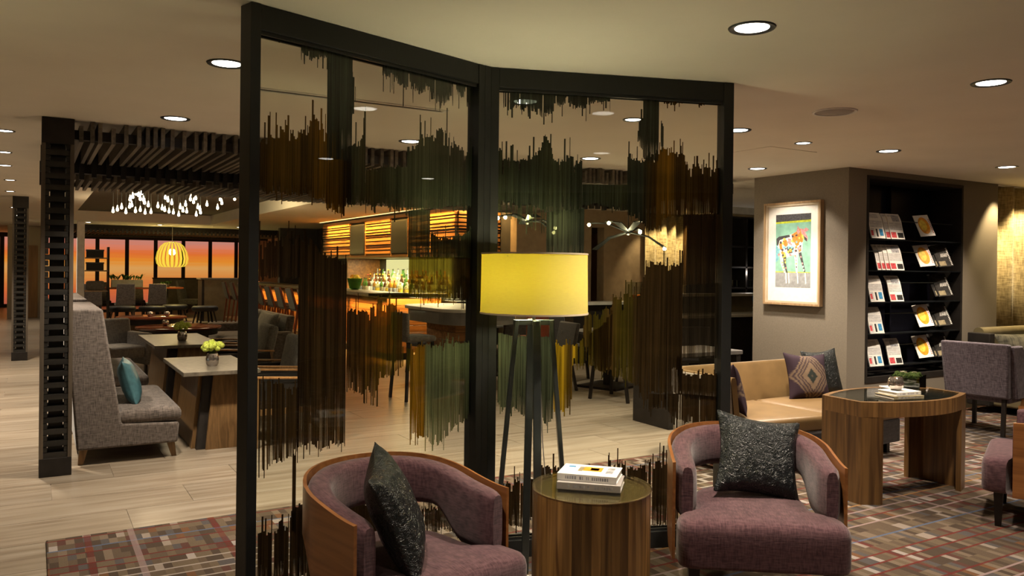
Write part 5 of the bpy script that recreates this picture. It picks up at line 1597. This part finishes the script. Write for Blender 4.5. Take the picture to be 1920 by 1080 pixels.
def leaf_clump(t, rx, ry, z, n, g, ln):
    m = MB()
    for k in range(n):
        x, y, a = g.uniform(-rx, rx), g.uniform(-ry, ry), g.uniform(0, 6.28)
        l = ln * g.uniform(.6, 1.1)
        dx, dy = math.cos(a), math.sin(a)
        px, py = -dy * .03, dx * .03
        m.add([(x, y, z - .02), (x + dx * l * .4 + px, y + dy * l * .4 + py, z + l * .6), (x + dx * l * .8, y + dy * l * .8, z + l * .8), (x + dx * l * .4 - px, y + dy * l * .4 - py, z + l * .6)], [(0, 1, 2, 3)])
    o = obj('foliage', m, 'leaf', t); o['kind'] = 'stuff'
def dining_chair(label, loc, rz, group):
    """front faces +y before rotation by 180; seat .48"""
    t = thing('dining_chair', label, 'chair', loc, rz, group)
    obj('seat', rbox_mb(-.24, .24, -.25, .22, .42, .50, .025, .008), 'taupe_fabric', t, smooth=True)
    obj('backrest', MB().hexa([(-.24, .20, .44), (.24, .20, .44), (.24, .26, .44), (-.24, .26, .44)], [(-.22, .29, 1.02), (.22, .29, 1.02), (.22, .34, 1.02), (-.22, .34, 1.02)]), 'taupe_fabric', t, bevel=.015, smooth=True)
    for s in (-1, 1):
        obj('front_leg', MB().beam((s * .21, -.21, 0), (s * .21, -.21, .43), .035), 'dark_leg', t)
        obj('rear_leg', MB().beam((s * .21, .27, 0), (s * .21, .22, .45), .035), 'dark_leg', t)
    return t
communal()
def pendant():
    t = thing('pendant_lamp', 'round yellow ribbed pendant lamp glowing over the communal table', 'pendant lamp', (3.32, 24.0, 1.48))
    Rm, H = .425, .70
    prof = [(.10, .70), (.20, .68), (.31, .58), (.39, .42), (.425, .24), (.40, .10), (.33, .02), (.20, .0)]
    p = None
    for k in range(22):
        a = 2 * math.pi * k / 22
        if p is None:
            vs = []
            for r, z in prof:
                vs += [(r, -.088 * r, z), (r, .088 * r, z)]
            fs = [(2 * i, 2 * i + 1, 2 * i + 3, 2 * i + 2) for i in range(len(prof) - 1)]
            p = obj('rib', MB().add(vs, fs), 'pendant_slat', t)
        else:
            share('rib', p, t, (0, 0, 0), (0, 0, a))
    obj('hub', MB().lathe([(.0005, .69), (.11, .69), (.11, .71), (.0005, .72)], 16, close=False), 'white_metal', t)
    obj('bulb', MB().ball((0, 0, .42), .09, 14, 9), 'halogen_glow', t, smooth=True)
    obj('cable', MB().tube([(0, 0, .71), (0, 0, 1.12)], .006, 6), 'white_metal', t)
    light('pendant_light', 'POINT', (0, 0, .25), 40, (1, .72, .2), parent=t, shadow_soft_size=.1)
pendant()
def chandelier():
    t = thing('bulb_chandelier', 'cluster of bare teardrop bulbs hung from the sunken ceiling tray', 'chandelier', (2.3, 14.5, 0))
    obj('canopy', MB().box(-1.3, 1.4, -.9, .9, CEIL + .225, CEIL + .239), 'gunmetal', t)
    prof = [(.0005, -.034), (.014, -.030), (.021, -.014), (.017, .008), (.008, .034), (.005, .06), (.0005, .06)]
    b = None
    for x, y, z in CHP:
        if b is None:
            b = obj('bulb', MB().lathe(prof, 10, close=False), 'bulb_glow', t, smooth=True)
            b.location = (x - 2.3, y - 14.5, z)
        else:
            share('bulb', b, t, (x - 2.3, y - 14.5, z))
        cb = obj('wire', MB().tube([(0, 0, .06), (0, 0, CEIL + .226 - z)], .003, 4), 'gunmetal', t)
        cb.location = (x - 2.3, y - 14.5, z)
    for x in (1.5, 2.3, 3.1):
        light('chandelier_light', 'POINT', (x, 14.4, 2.35), 14, (1, .74, .42), shadow_soft_size=.25)
CHP = [(1.065, 13.94, 2.383), (1.109, 13.742, 2.398), (1.173, 13.807, 2.438), (1.247, 13.953, 2.375), (1.221, 13.052, 2.513), (1.303, 13.671, 2.469), (1.316, 14.138, 2.474), (1.312, 13.18, 2.614), (1.357, 13.261, 2.599), (1.25, 12.985, 2.549), (1.369, 12.961, 2.609), (1.369, 13.164, 2.537), (1.447, 13.336, 2.496), (1.514, 13.464, 2.467), (1.381, 13.925, 2.396), (1.495, 14.354, 2.443), (1.462, 13.62, 2.557), (1.577, 14.445, 2.408), (1.661, 14.405, 2.419), (1.666, 13.595, 2.466), (1.756, 13.817, 2.45), (1.838, 14.144, 2.447), (1.926, 14.322, 2.435), (1.76, 13.498, 2.598), (1.824, 13.691, 2.573), (1.827, 13.311, 2.506), (1.99, 14.304, 2.42), (2.1, 14.49, 2.399), (2.035, 13.884, 2.485), (2.073, 13.864, 2.434), (2.172, 14.142, 2.437), (2.044, 13.418, 2.499), (2.152, 13.659, 2.605), (2.117, 13.296, 2.653), (2.185, 13.563, 2.558), (2.148, 13.145, 2.586), (2.35, 14.166, 2.517), (2.368, 14.071, 2.477), (2.403, 14.638, 2.42), (2.445, 14.474, 2.45), (2.413, 13.711, 2.536), (2.605, 13.855, 2.502), (2.564, 13.424, 2.611), (2.613, 13.552, 2.562), (2.715, 13.083, 2.604)]
chandelier()
# ------------------------------------------------------------------ bar
def bar():
    # clad bulkhead over the back bar: face x = 6.10, y 12.05 .. 19.2, z 1.74 .. 2.61
    t = thing('timber_bulkhead', 'orange lit bulkhead of stacked timber boards above the back bar', 'bulkhead', (0, 0, 0))
    obj('body', MB().box(6.13, 6.94, 12.08, 19.2, 1.76, CEIL - .002), 'dark_stain', t)
    g = random.Random(6)
    z = 1.80
    segs = ((12.06, 14.02), (14.90, 16.30), (17.28, 19.2))
    allsegs = ((12.06, 19.2),)
    while z < 2.50:
        h = g.choice((.045, .058, .075))
        prj = g.uniform(0, .03)
        for y0, y1 in segs:
            obj('board', MB().box(6.095 - prj, 6.13, y0, y1, z + .022, z + h), 'timber_board', t)
        obj('board', MB().box(6.13, 6.93, 12.035 - prj, 12.08, z + .022, z + h), 'timber_end', t)
        z += h + .004
    obj('board', MB().box(6.08, 6.13, 12.06, 19.2, z, z + .06), 'timber_board', t)
    obj('board', MB().box(6.08, 6.13, 12.06, 19.2, 1.755, 1.80), 'timber_board', t)
    obj('soffit', MB().box(6.10, 6.94, 12.06, 19.2, 1.735, 1.755), 'olive_leather', t)
    for k, (y0, y1) in enumerate(((14.06, 14.86), (16.34, 17.24))):
        s = thing('television', ('dark television in the timber bulkhead, nearer the divider\'s hinge post', 'dark television in the timber bulkhead at its far end')[k], 'television', (6.10, (y0 + y1) / 2, 2.14))
        w = (y1 - y0) / 2
        obj('bezel', MB().box(-.03, .03, -w, w, -.32, .33), 'black_frame', s, bevel=.005)
        obj('screen', MB().box(-.033, -.030, -w + .03, w - .03, -.29, .30), 'screen_black', s)
        obj('surround', MB().box(-.012, .03, -w - .05, -w, -.34, .36).box(-.012, .03, w, w + .05, -.34, .36), 'bar_wood', s)
    # strip light in the ceiling slot grazing the boards
    for y in (12.9, 14.6, 16.3, 18.0):
        light('bulkhead_graze', 'AREA', (5.97, y, CEIL - .012), 24, (1, .53, .13), shape='RECTANGLE', size=.05, size_y=1.65, spread=R(70), rot=(0, R(-12), 0))
    o = obj('cove_strip', MB().box(5.955, 5.985, 12.1, 19.1, CEIL - .008, CEIL - .002), 'cove_glow')
    tag(o, 'warm light strip in the ceiling slot above the timber bulkhead', 'light strip')
    light('bulkhead_graze', 'AREA', (6.5, 11.90, CEIL - .012), 8, (1, .60, .20), shape='RECTANGLE', size=.7, size_y=.05, rot=(R(12), 0, 0))
    # back bar with three steps of bottles
    t = thing('back_bar', 'back bar with stepped bottle display under the timber bulkhead', 'back bar', (0, 0, 0))
    obj('cabinet', MB().box(6.15, 6.93, 12.1, 22.3, 0, .98), 'dark_stain', t)
    for k, (x0, z0) in enumerate(((6.30, 1.00), (6.48, 1.10), (6.66, 1.20))):
        obj('step', MB().box(x0, 6.93, 12.6, 18.9, .98 if k == 0 else z0 - .10, z0), 'grey_table', t, bevel=.004)
    obj('lit_panel', MB().box(6.925, 6.945, 12.9, 17.2, 1.2, 1.72), 'shelf_glow', t)
    obj('end_panel', MB().box(6.15, 6.93, 17.6, 17.66, .98, 1.735), 'bar_wood', t)
    # bar counter
    t = thing('bar_counter', 'long bar counter with pale stone top and orange lit timber front', 'bar counter', (0, 0, 0))
    obj('top', MB().box(4.86, 5.52, 12.25, 22.2, 1.055, 1.11).box(4.86, 6.06, 12.25, 12.85, 1.055, 1.11), 'stone_top', t, bevel=.006)
    obj('plinth', MB().box(5.06, 5.5, 12.5, 22.1, 0, .12), 'dark_stain', t)
    z = .12
    while z < 1.0:
        obj('board', MB().box(5.02, 5.06, 12.42, 22.1, z, z + .108), 'bar_wood', t, bevel=.003)
        obj('board', MB().box(5.06, 6.0, 12.40, 12.44, z, z + .108), 'timber_end', t, bevel=.003)
        z += .114
    obj('foot_rail', MB().tube([(4.82, 12.4, .2), (4.82, 22, .2)], .02, 8), 'steel', t)
    for y in (13.2, 15.4, 17.6, 19.8):
        light('counter_glow', 'AREA', (4.94, y, 1.045), 16, (1, .52, .14), shape='RECTANGLE', size=.06, size_y=2.0, spread=R(80))
    light('counter_glow', 'AREA', (5.5, 12.32, 1.045), 7, (1, .52, .14), shape='RECTANGLE', size=1.0, size_y=.06)
    # bottles
    gb = random.Random(12)
    protos = {}
    def bottle(kind, label, loc, group):
        if kind in protos:
            dup(protos[kind], loc, gb.uniform(0, 6), label, group)
            return
        glass, r, h, nk, body = KINDS[kind]
        t = thing('bottle', label, 'bottle', loc, 0, group)
        obj('glass', MB().lathe([(.0005, 0), (r, 0), (r, h * body), (r * .75, h * (body + .10)), (nk, h * (body + .17)), (nk, h * .95), (.0005, h * .95)], 12, close=False), 'bottle_' + glass, t, smooth=True)
        obj('cap', MB().lathe([(.0005, h * .94), (nk + .003, h * .94), (nk + .003, h), (.0005, h)], 8, close=False), ('steel', 'dark_stain', 'red_print', 'orange_print', 'white_metal')[list(KINDS).index(kind) % 5], t)
        obj('paper_label', MB().lathe([(r + .001, h * .14), (r + .001, h * body * .72)], 12, close=False), ('paper', 'tan_print', 'grey_print', 'paper', 'yellow_print')[list(KINDS).index(kind) % 5], t)
        protos[kind] = t
    KINDS = {'tall clear bottle': ('clear', .037, .32, .014, .55), 'green bottle': ('green', .038, .31, .014, .58), 'amber bottle': ('amber', .042, .28, .016, .6), 'dark brown bottle': ('brown', .038, .30, .014, .58), 'squat pale bottle': ('pale', .052, .25, .018, .6)}
    ks = list(KINDS)
    for tier, (x, z, word) in enumerate(((6.39, 1.00, 'lowest'), (6.57, 1.10, 'middle'), (6.78, 1.20, 'top'))):
        n = 26
        for k in range(n):
            y = 12.95 + (17.4 - 12.95) * k / (n - 1) + gb.uniform(-.03, .03)
            kd = gb.choice(ks)
            bottle(kd, '%s on the %s step of the back bar' % (kd, word), (x + gb.uniform(-.02, .02), y, z), '%ss on the %s step' % (kd, word))
    for y in (13.6, 15.0, 16.4):
        light('bottle_light', 'AREA', (6.55, y, 1.725), 22, (1, .84, .46), shape='RECTANGLE', size=.4, size_y=1.2)
    # bowl of citrus on the counter
    t = thing('fruit_bowl', 'tall glass bowl heaped with yellow and orange citrus on the bar counter', 'bowl', (5.30, 14.75, 1.11))
    obj('bowl', MB().lathe([(.0005, 0), (.07, .0), (.10, .03), (.15, .22), (.145, .22), (.09, .035), (.0005, .015)], 20, close=False), 'bottle_green', t, smooth=True)
    g = random.Random(5)
    for k in range(11):
        a = k * 2.4
        rr = .09 * math.sqrt((k % 7) / 7)
        f = obj('fruit', MB().ball((rr * math.cos(a), rr * math.sin(a), .20 + .045 * (k > 6)), .045, 10, 7), 'yellow_print' if k % 3 else 'orange_print', t, smooth=True)
    # stools along the bar
    t = thing('bar_stool', 'x', 'bar stool', (0, 0, 0))
    obj('seat', rbox_mb(-.21, .20, -.21, .21, .70, .78, .03, .01), 'dark_fabric', t, smooth=True)
    obj('backrest', MB().hexa([(-.23, -.20, .74), (-.19, -.20, .74), (-.19, .20, .74), (-.23, .20, .74)], [(-.33, -.19, 1.13), (-.29, -.19, 1.13), (-.29, .19, 1.13), (-.33, .19, 1.13)]), 'dark_fabric', t, bevel=.01)
    for sy in (-1, 1):
        obj('rear_leg', MB().beam((-.27, sy * .215, 0), (-.19, sy * .20, .72), .034).beam((-.19, sy * .21, .70), (-.31, sy * .20, 1.14), .032), 'stool_wood', t)
        obj('front_leg', MB().beam((.21, sy * .215, 0), (.17, sy * .19, .70), .034), 'stool_wood', t)
        obj('stretcher', MB().beam((-.25, sy * .21, .24), (.20, sy * .21, .24), .022), 'steel', t)
    obj('foot_bar', MB().beam((.20, -.21, .28), (.20, .21, .28), .024), 'steel', t)
    SY = [14.25, 15.05, 15.85, 16.65, 17.45, 18.3, 19.2, 20.1, 21.0]
    for k, y in enumerate(SY):
        lab = ('nearest high backed bar stool at the bar counter', 'second high backed bar stool along the bar', 'third high backed bar stool along the bar', 'fourth high backed bar stool along the bar', 'fifth high backed bar stool along the bar', 'sixth high backed bar stool along the bar', 'seventh bar stool, left of the divider post', 'eighth bar stool, left of the divider post', 'farthest bar stool, left of the divider post')[k]
        if k == 0:
            t.location = (4.42, y, 0); t['label'] = lab; t['group'] = 'high backed bar stools'
        else:
            dup(t, (4.42, y, 0), 0, lab, 'high backed bar stools')
    # service end cabinet at the far end of the bar
    t = thing('service_cabinet', 'olive service cabinet beyond the far end of the bar stools', 'cabinet', (4.55, 23.6, 0))
    obj('body', MB().box(-.5, .5, -.3, .3, 0, 1.15), 'olive_leather', t, bevel=.01)
    obj('side', MB().box(-.56, -.5, -.3, .3, 0, 1.15), 'dark_stain', t)
    obj('top', MB().box(-.6, .6, -.34, .34, 1.15, 1.19), 'stone_top', t)
    t = thing('low_partition', 'olive low partition in front of the sunset windows at the right', 'partition', (5.2, 30.5, 0))
    obj('panel', MB().box(-1.6, 1.6, -.06, .06, 0, 1.05), 'olive_leather', t, bevel=.01)
    obj('cap', MB().box(-1.62, 1.62, -.08, .08, 1.05, 1.09), 'dark_stain', t)
    t = thing('armchair', 'pale grey armchair by the olive partition before the windows', 'armchair', (4.35, 27.2, 0), R(60))
    obj('seat', rbox_mb(-.3, .3, -.3, .3, .3, .46, .03), 'grey_fabric', t, smooth=True)
    obj('backrest', MB().hexa([(-.3, .22, .4), (.3, .22, .4), (.3, .32, .4), (-.3, .32, .4)], [(-.28, .34, 1.05), (.28, .34, 1.05), (.28, .42, 1.05), (-.28, .42, 1.05)]), 'grey_fabric', t, bevel=.03, smooth=True)
    for sx in (-1, 1):
        for y in (-.24, .24):
            obj('leg', MB().box(sx * .25 - .02, sx * .25 + .02, y - .02, y + .02, 0, .3), 'dark_leg', t)
    # hostess desk with two dark boxes on a shelf stand by the pier
    t = thing('shelf_stand', 'dark shelf stand with two dark boxes beside the pale pier', 'shelf', (1.42, 22.8, 0))
    for z in (.85, 1.36, 1.68):
        obj('shelf', MB().box(-.30, .22, -.18, .18, z, z + .03), 'oak_frame', t)
    obj('upright', MB().box(.20, .24, -.18, .18, 0, 1.98), 'dark_stain', t)
    for z, h in ((1.39, .20), (1.71, .20)):
        b = thing('storage_box', 'dark storage box on the %s shelf beside the pale pier' % ('upper' if z > 1.5 else 'lower'), 'box', (1.37, 22.8, z))
        obj('body', MB().box(-.22, .16, -.15, .15, .001, h - .04), 'dark_stain', b, bevel=.006)
        obj('lid', MB().box(-.23, .17, -.16, .16, h - .04, h), 'dark_leg', b, bevel=.004)
    b = thing('floor_cushion', 'grey cushion chair back on the low shelf beside the pale pier', 'cushion', (1.40, 22.75, .88))
    obj('cover', rbox_mb(-.26, .16, -.10, .10, .001, .24, .05), 'grey_fabric', b, smooth=True)
bar()

# ------------------------------------------------------------------ high white table and dining group behind the second panel
def dining_side():
    t = thing('high_table', 'high table with rounded white top and grey apron behind the first glass panel', 'table', (4.75, 9.25, 0))
    pts = []
    for k in range(13):
        a = R(180 + 180 * k / 12); pts.append((.55 * math.cos(a), -.45 + .45 * math.sin(a)))
    for k in range(13):
        a = R(0 + 180 * k / 12); pts.append((.55 * math.cos(a), .45 + .45 * math.sin(a)))
    obj('top', MB().prism(pts, 1.015, 1.055), 'white_top', t, bevel=.006)
    obj('apron', MB().prism([(x * .93, y * .95) for x, y in pts], .86, 1.015), 'grey_table', t)
    z = .0
    while z < .85:
        obj('board', MB().box(-.28, .28, -.42, .42, z, z + .105), 'timber_end', t, bevel=.004)
        z += .1075
    def hs(label, loc, rz, mat):
        s = thing('counter_chair', label, 'bar stool', loc, rz)
        obj('seat', rbox_mb(-.20, .20, -.20, .20, .68, .75, .025), mat, s, smooth=True)
        obj('backrest', rbox_mb(-.20, .20, .16, .21, .74, 1.02, .02), mat, s, smooth=True)
        for a in (-1, 1):
            for b in (-1, 1):
                obj('leg', MB().beam((a * .20, b * .20, 0), (a * .16, b * .16, .69), .03), 'dark_leg', s)
    plain('red_hide', (.20, .045, .02), .4)
    hs('red leather counter chair at the near end of the high white table', (4.98, 8.02, 0), R(200), 'red_hide')
    hs('grey counter chair at the side of the high white table', (3.88, 8.75, 0), R(95), 'grey_fabric')
    # two tables for four with dark chairs
    def tb(label, loc, rz):
        s = thing('dining_table', label, 'table', loc, rz, 'square dining tables')
        obj('top', MB().box(-.45, .45, -.45, .45, .71, .745), 'grey_table', s, bevel=.005)
        obj('edge_band', MB().box(-.452, .452, -.452, .452, .715, .722), 'steel', s)
        obj('pedestal', MB().box(-.05, .05, -.05, .05, .03, .71), 'dark_leg', s)
        obj('foot', MB().box(-.3, .3, -.3, .3, 0, .03), 'dark_leg', s)
    tb('dark square dining table right of the lamp, seen through the second glass panel', (6.55, 8.45, 0), R(20))
    tb('dark square dining table behind the lamp shade, seen through the second glass panel', (5.85, 10.3, 0), R(10))
    gname = 'dark dining chairs behind the second glass panel'
    for x, y, rz, lab in ((6.05, 7.62, 200, 'dark dining chair nearest the lamp legs, seen through the second panel'), (7.05, 7.62, 160, 'dark dining chair at the near right of the square table'), (7.25, 8.9, 75, 'dark dining chair at the right side of the square table'), (6.5, 9.4, 10, 'dark dining chair at the far side of the square table'),
                          (5.02, 10.75, 280, 'dark dining chair at the left of the table behind the lamp'), (6.1, 11.05, 0, 'dark dining chair at the far side of the table behind the lamp'), (5.72, 8.62, 262, 'dark dining chair at the left side of the square table, behind the lamp legs'), (5.55, 9.4, 185, 'dark dining chair at the near side of the table behind the lamp')):
        s = thing('dining_chair', lab, 'chair', (x, y, 0), R(rz), gname)
        obj('seat', rbox_mb(-.25, .25, -.26, .22, .40, .49, .03, .01), 'dark_fabric', s, smooth=True)
        obj('backrest', MB().hexa([(-.25, .18, .42), (.25, .18, .42), (.25, .24, .42), (-.25, .24, .42)], [(-.26, .27, .86), (.26, .27, .86), (.26, .32, .86), (-.26, .32, .86)]), 'dark_fabric', s, bevel=.018, smooth=True)
        for a in (-1, 1):
            obj('front_leg', MB().beam((a * .24, -.24, 0), (a * .21, -.21, .41), .032), 'dark_leg', s)
            obj('rear_leg', MB().beam((a * .23, .28, 0), (a * .20, .20, .43), .032), 'dark_leg', s)
    # low lounge table between divider and tan settee
    t = thing('grey_console', 'long grey topped console behind the tan settee, seen through the second panel', 'console table', (5.78, 6.15, 0), R(-2))
    obj('top', MB().box(-.48, .48, -.3, .3, .70, .74), 'grey_table', t, bevel=.005)
    for s in (-1, 1):
        obj('end_panel', MB().box(s * .44 - .03, s * .44 + .03, -.28, .28, 0, .70), 'dark_stain', t)
    obj('shelf', MB().box(-.41, .41, -.26, .26, .3, .33), 'dark_stain', t)
    # service counter at the back right
    t = thing('service_counter', 'dark service counter with thin white top edges at the back right', 'counter', (9.05, 8.9, 0))
    obj('body', MB().box(-.95, .95, -.3, .3, 0, .86), 'dark_stain', t, bevel=.006)
    obj('top', MB().box(-1.0, 1.0, -.34, .34, .86, .90), 'white_top', t, bevel=.004)
    obj('back_panel', MB().box(-.95, .95, .24, .30, .90, 1.16), 'olive_leather', t)
    obj('raised_shelf', MB().box(-1.0, 1.0, .02, .34, 1.16, 1.20), 'white_top', t, bevel=.004)
    t = thing('bottle_cabinet', 'dark open cabinet with glassware behind the service counter', 'cabinet', (10.27, 9.75, 0))
    obj('back', MB().box(-.9, .9, .22, .26, 0, 2.45), 'dark_stain', t)
    for s in (-.9, 0, .9):
        obj('side', MB().box(s - .02, s + .02, -.22, .22, 0, 2.45), 'dark_stain', t)
    for z in (.9, 1.25, 1.6, 1.95, 2.43):
        obj('shelf', MB().box(-.88, .88, -.22, .22, z, z + .025), 'dark_stain', t)
    obj('blue_display', MB().box(.30, .62, .20, .215, 1.02, 1.12), 'blue_screen', t)
    obj('small_screen', MB().box(.12, .30, .20, .215, 1.68, 1.90), 'grey_print', t)
    g = random.Random(1)
    for k in range(16):
        x = -.80 + k * .105
        if abs(x) < .06: continue
        q = thing('drinking_glass', 'clear drinking glass on the dark cabinet\'s shelf at the back right', 'glass', (10.27 + x, 9.68, 1.276), 0, 'glasses in the dark cabinet')
        obj('bowl', MB().lathe([(.0005, .0), (.026, 0), (.032, .12), (.030, .12), (.024, .006), (.0005, .006)], 10, close=False), 'vase_glass', q, smooth=True)
    light('cabinet_light', 'POINT', (10.3, 9.5, 1.52), 1.6, (1, .9, .8), shadow_soft_size=.05)
    # bowl glowing on a white console by the lounge wall
    t = thing('console_table', 'white console table against the beige lounge wall', 'console table', (8.55, 10.95, 0))
    obj('top', MB().box(-1.0, 1.0, -.25, .25, .96, 1.0), 'white_top', t)
    obj('body', MB().box(-.95, .95, -.2, .2, 0, .96), 'dark_stain', t)
    t = thing('glass_cloche', 'glass box with an orange cake on the white console', 'cake stand', (9.15, 10.95, 1.0))
    obj('cake', MB().lathe([(.0005, .03), (.13, .03), (.13, .11), (.0005, .12)], 20, close=False), 'orange_glass', t, smooth=True)
    obj('stand', MB().lathe([(.0005, 0), (.16, 0), (.16, .02), (.0005, .03)], 20, close=False), 'white_top', t)
    obj('glass_box', MB().box(-.2, .2, -.15, .15, .031, .34), 'vase_glass', t)
    light('console_light', 'SPOT', (9.2, 10.9, CEIL - .03), 30, (1, .75, .45), spot_size=R(40), spot_blend=.5)
    # second curtain
    t = thing('curtain', 'lit beige curtain hanging beside the lounge wall, seen through the second panel', 'curtain', (9.62, 11.36, 0))
    n = 60
    lo = [(i * .03, .05 * math.sin(i * .75) + .02 * math.sin(i * .3)) for i in range(n)]
    vs = [(x, y, .03) for x, y in lo] + [(x, y * .9, CEIL - .01) for x, y in lo]
    o = obj('drape', MB().add(vs, [(i, i + 1, n + i + 1, n + i) for i in range(n - 1)]), 'curtain_cloth', t, smooth=True)
    s = o.modifiers.new('thick', 'SOLIDIFY'); s.thickness = .006
    obj('track', MB().box(-.05, 1.82, -.03, .03, CEIL - .012, CEIL - .001), 'white_metal', t)
    for x in (9.62, 9.95, 10.3, 10.65):
        light('curtain_washer', 'SPOT', (x, 11.14, CEIL - .02), 17, (1, .74, .42), spot_size=R(70), spot_blend=.6, shadow_soft_size=.03, rot=(R(6), 0, 0))
    # angular branch pendants
    def branch(label, loc, rz, drop):
        t = thing('branch_pendant', label, 'pendant lamp', loc, rz, 'angular branch pendants')
        obj('rod', MB().tube([(0, 0, 0), (0, 0, drop)], .006, 6), 'black_frame', t)
        obj('canopy', MB().box(-.09, .09, -.09, .09, drop, drop + .0045), 'black_frame', t)
        obj('hub', MB().ball((0, 0, 0), .035, 10, 6), 'black_frame', t)
        g = random.Random(int(loc[0] * 10))
        for k in range(6):
            a = R(60 * k + g.uniform(-15, 15)); tl = g.uniform(-.22, .18); l = g.uniform(.32, .55)
            c, s_ = math.cos(a), math.sin(a)
            e = (l * c, l * s_, tl)
            m = MB()
            wv = Vector((-s_, c, 0)) * .055
            mid = Vector(e) * .55 + Vector((0, 0, .05))
            A, Bm, Cm = Vector((0, 0, 0)), mid, Vector(e)
            for p, q in ((A, Bm), (Bm, Cm)):
                m.hexa([p - wv * .6, q - wv, q + wv, p + wv * .6], [p - wv * .6 + Vector((0, 0, .012)), q - wv + Vector((0, 0, .012)), q + wv + Vector((0, 0, .012)), p + wv * .6 + Vector((0, 0, .012))])
            bl = obj('blade', m, 'gunmetal', t)
            if k % 3 != 1:
                obj('lamp_tip', MB().ball((e[0], e[1], e[2] - .012), .022, 9, 6), 'halogen_glow', bl, smooth=True)
        light('branch_light', 'POINT', (0, 0, -.12), 7, (1, .78, .45), parent=t, shadow_soft_size=.05)
    branch('black angular branch pendant above the lamp shade, seen through the second panel', (4.95, 7.95, 2.10), 0, .345)
    branch('black angular branch pendant right of the lamp shade, over the square dining table', (6.45, 7.95, 2.02), R(30), .425)
dining_side()

# wall washer over the magazine niche
for x in (7.75, 8.65):
    light('niche_light', 'SPOT', (x, 4.62, CEIL - .03), 30, (1, .80, .60), spot_size=R(70), spot_blend=.6, shadow_soft_size=.04, rot=(R(14), 0, 0))
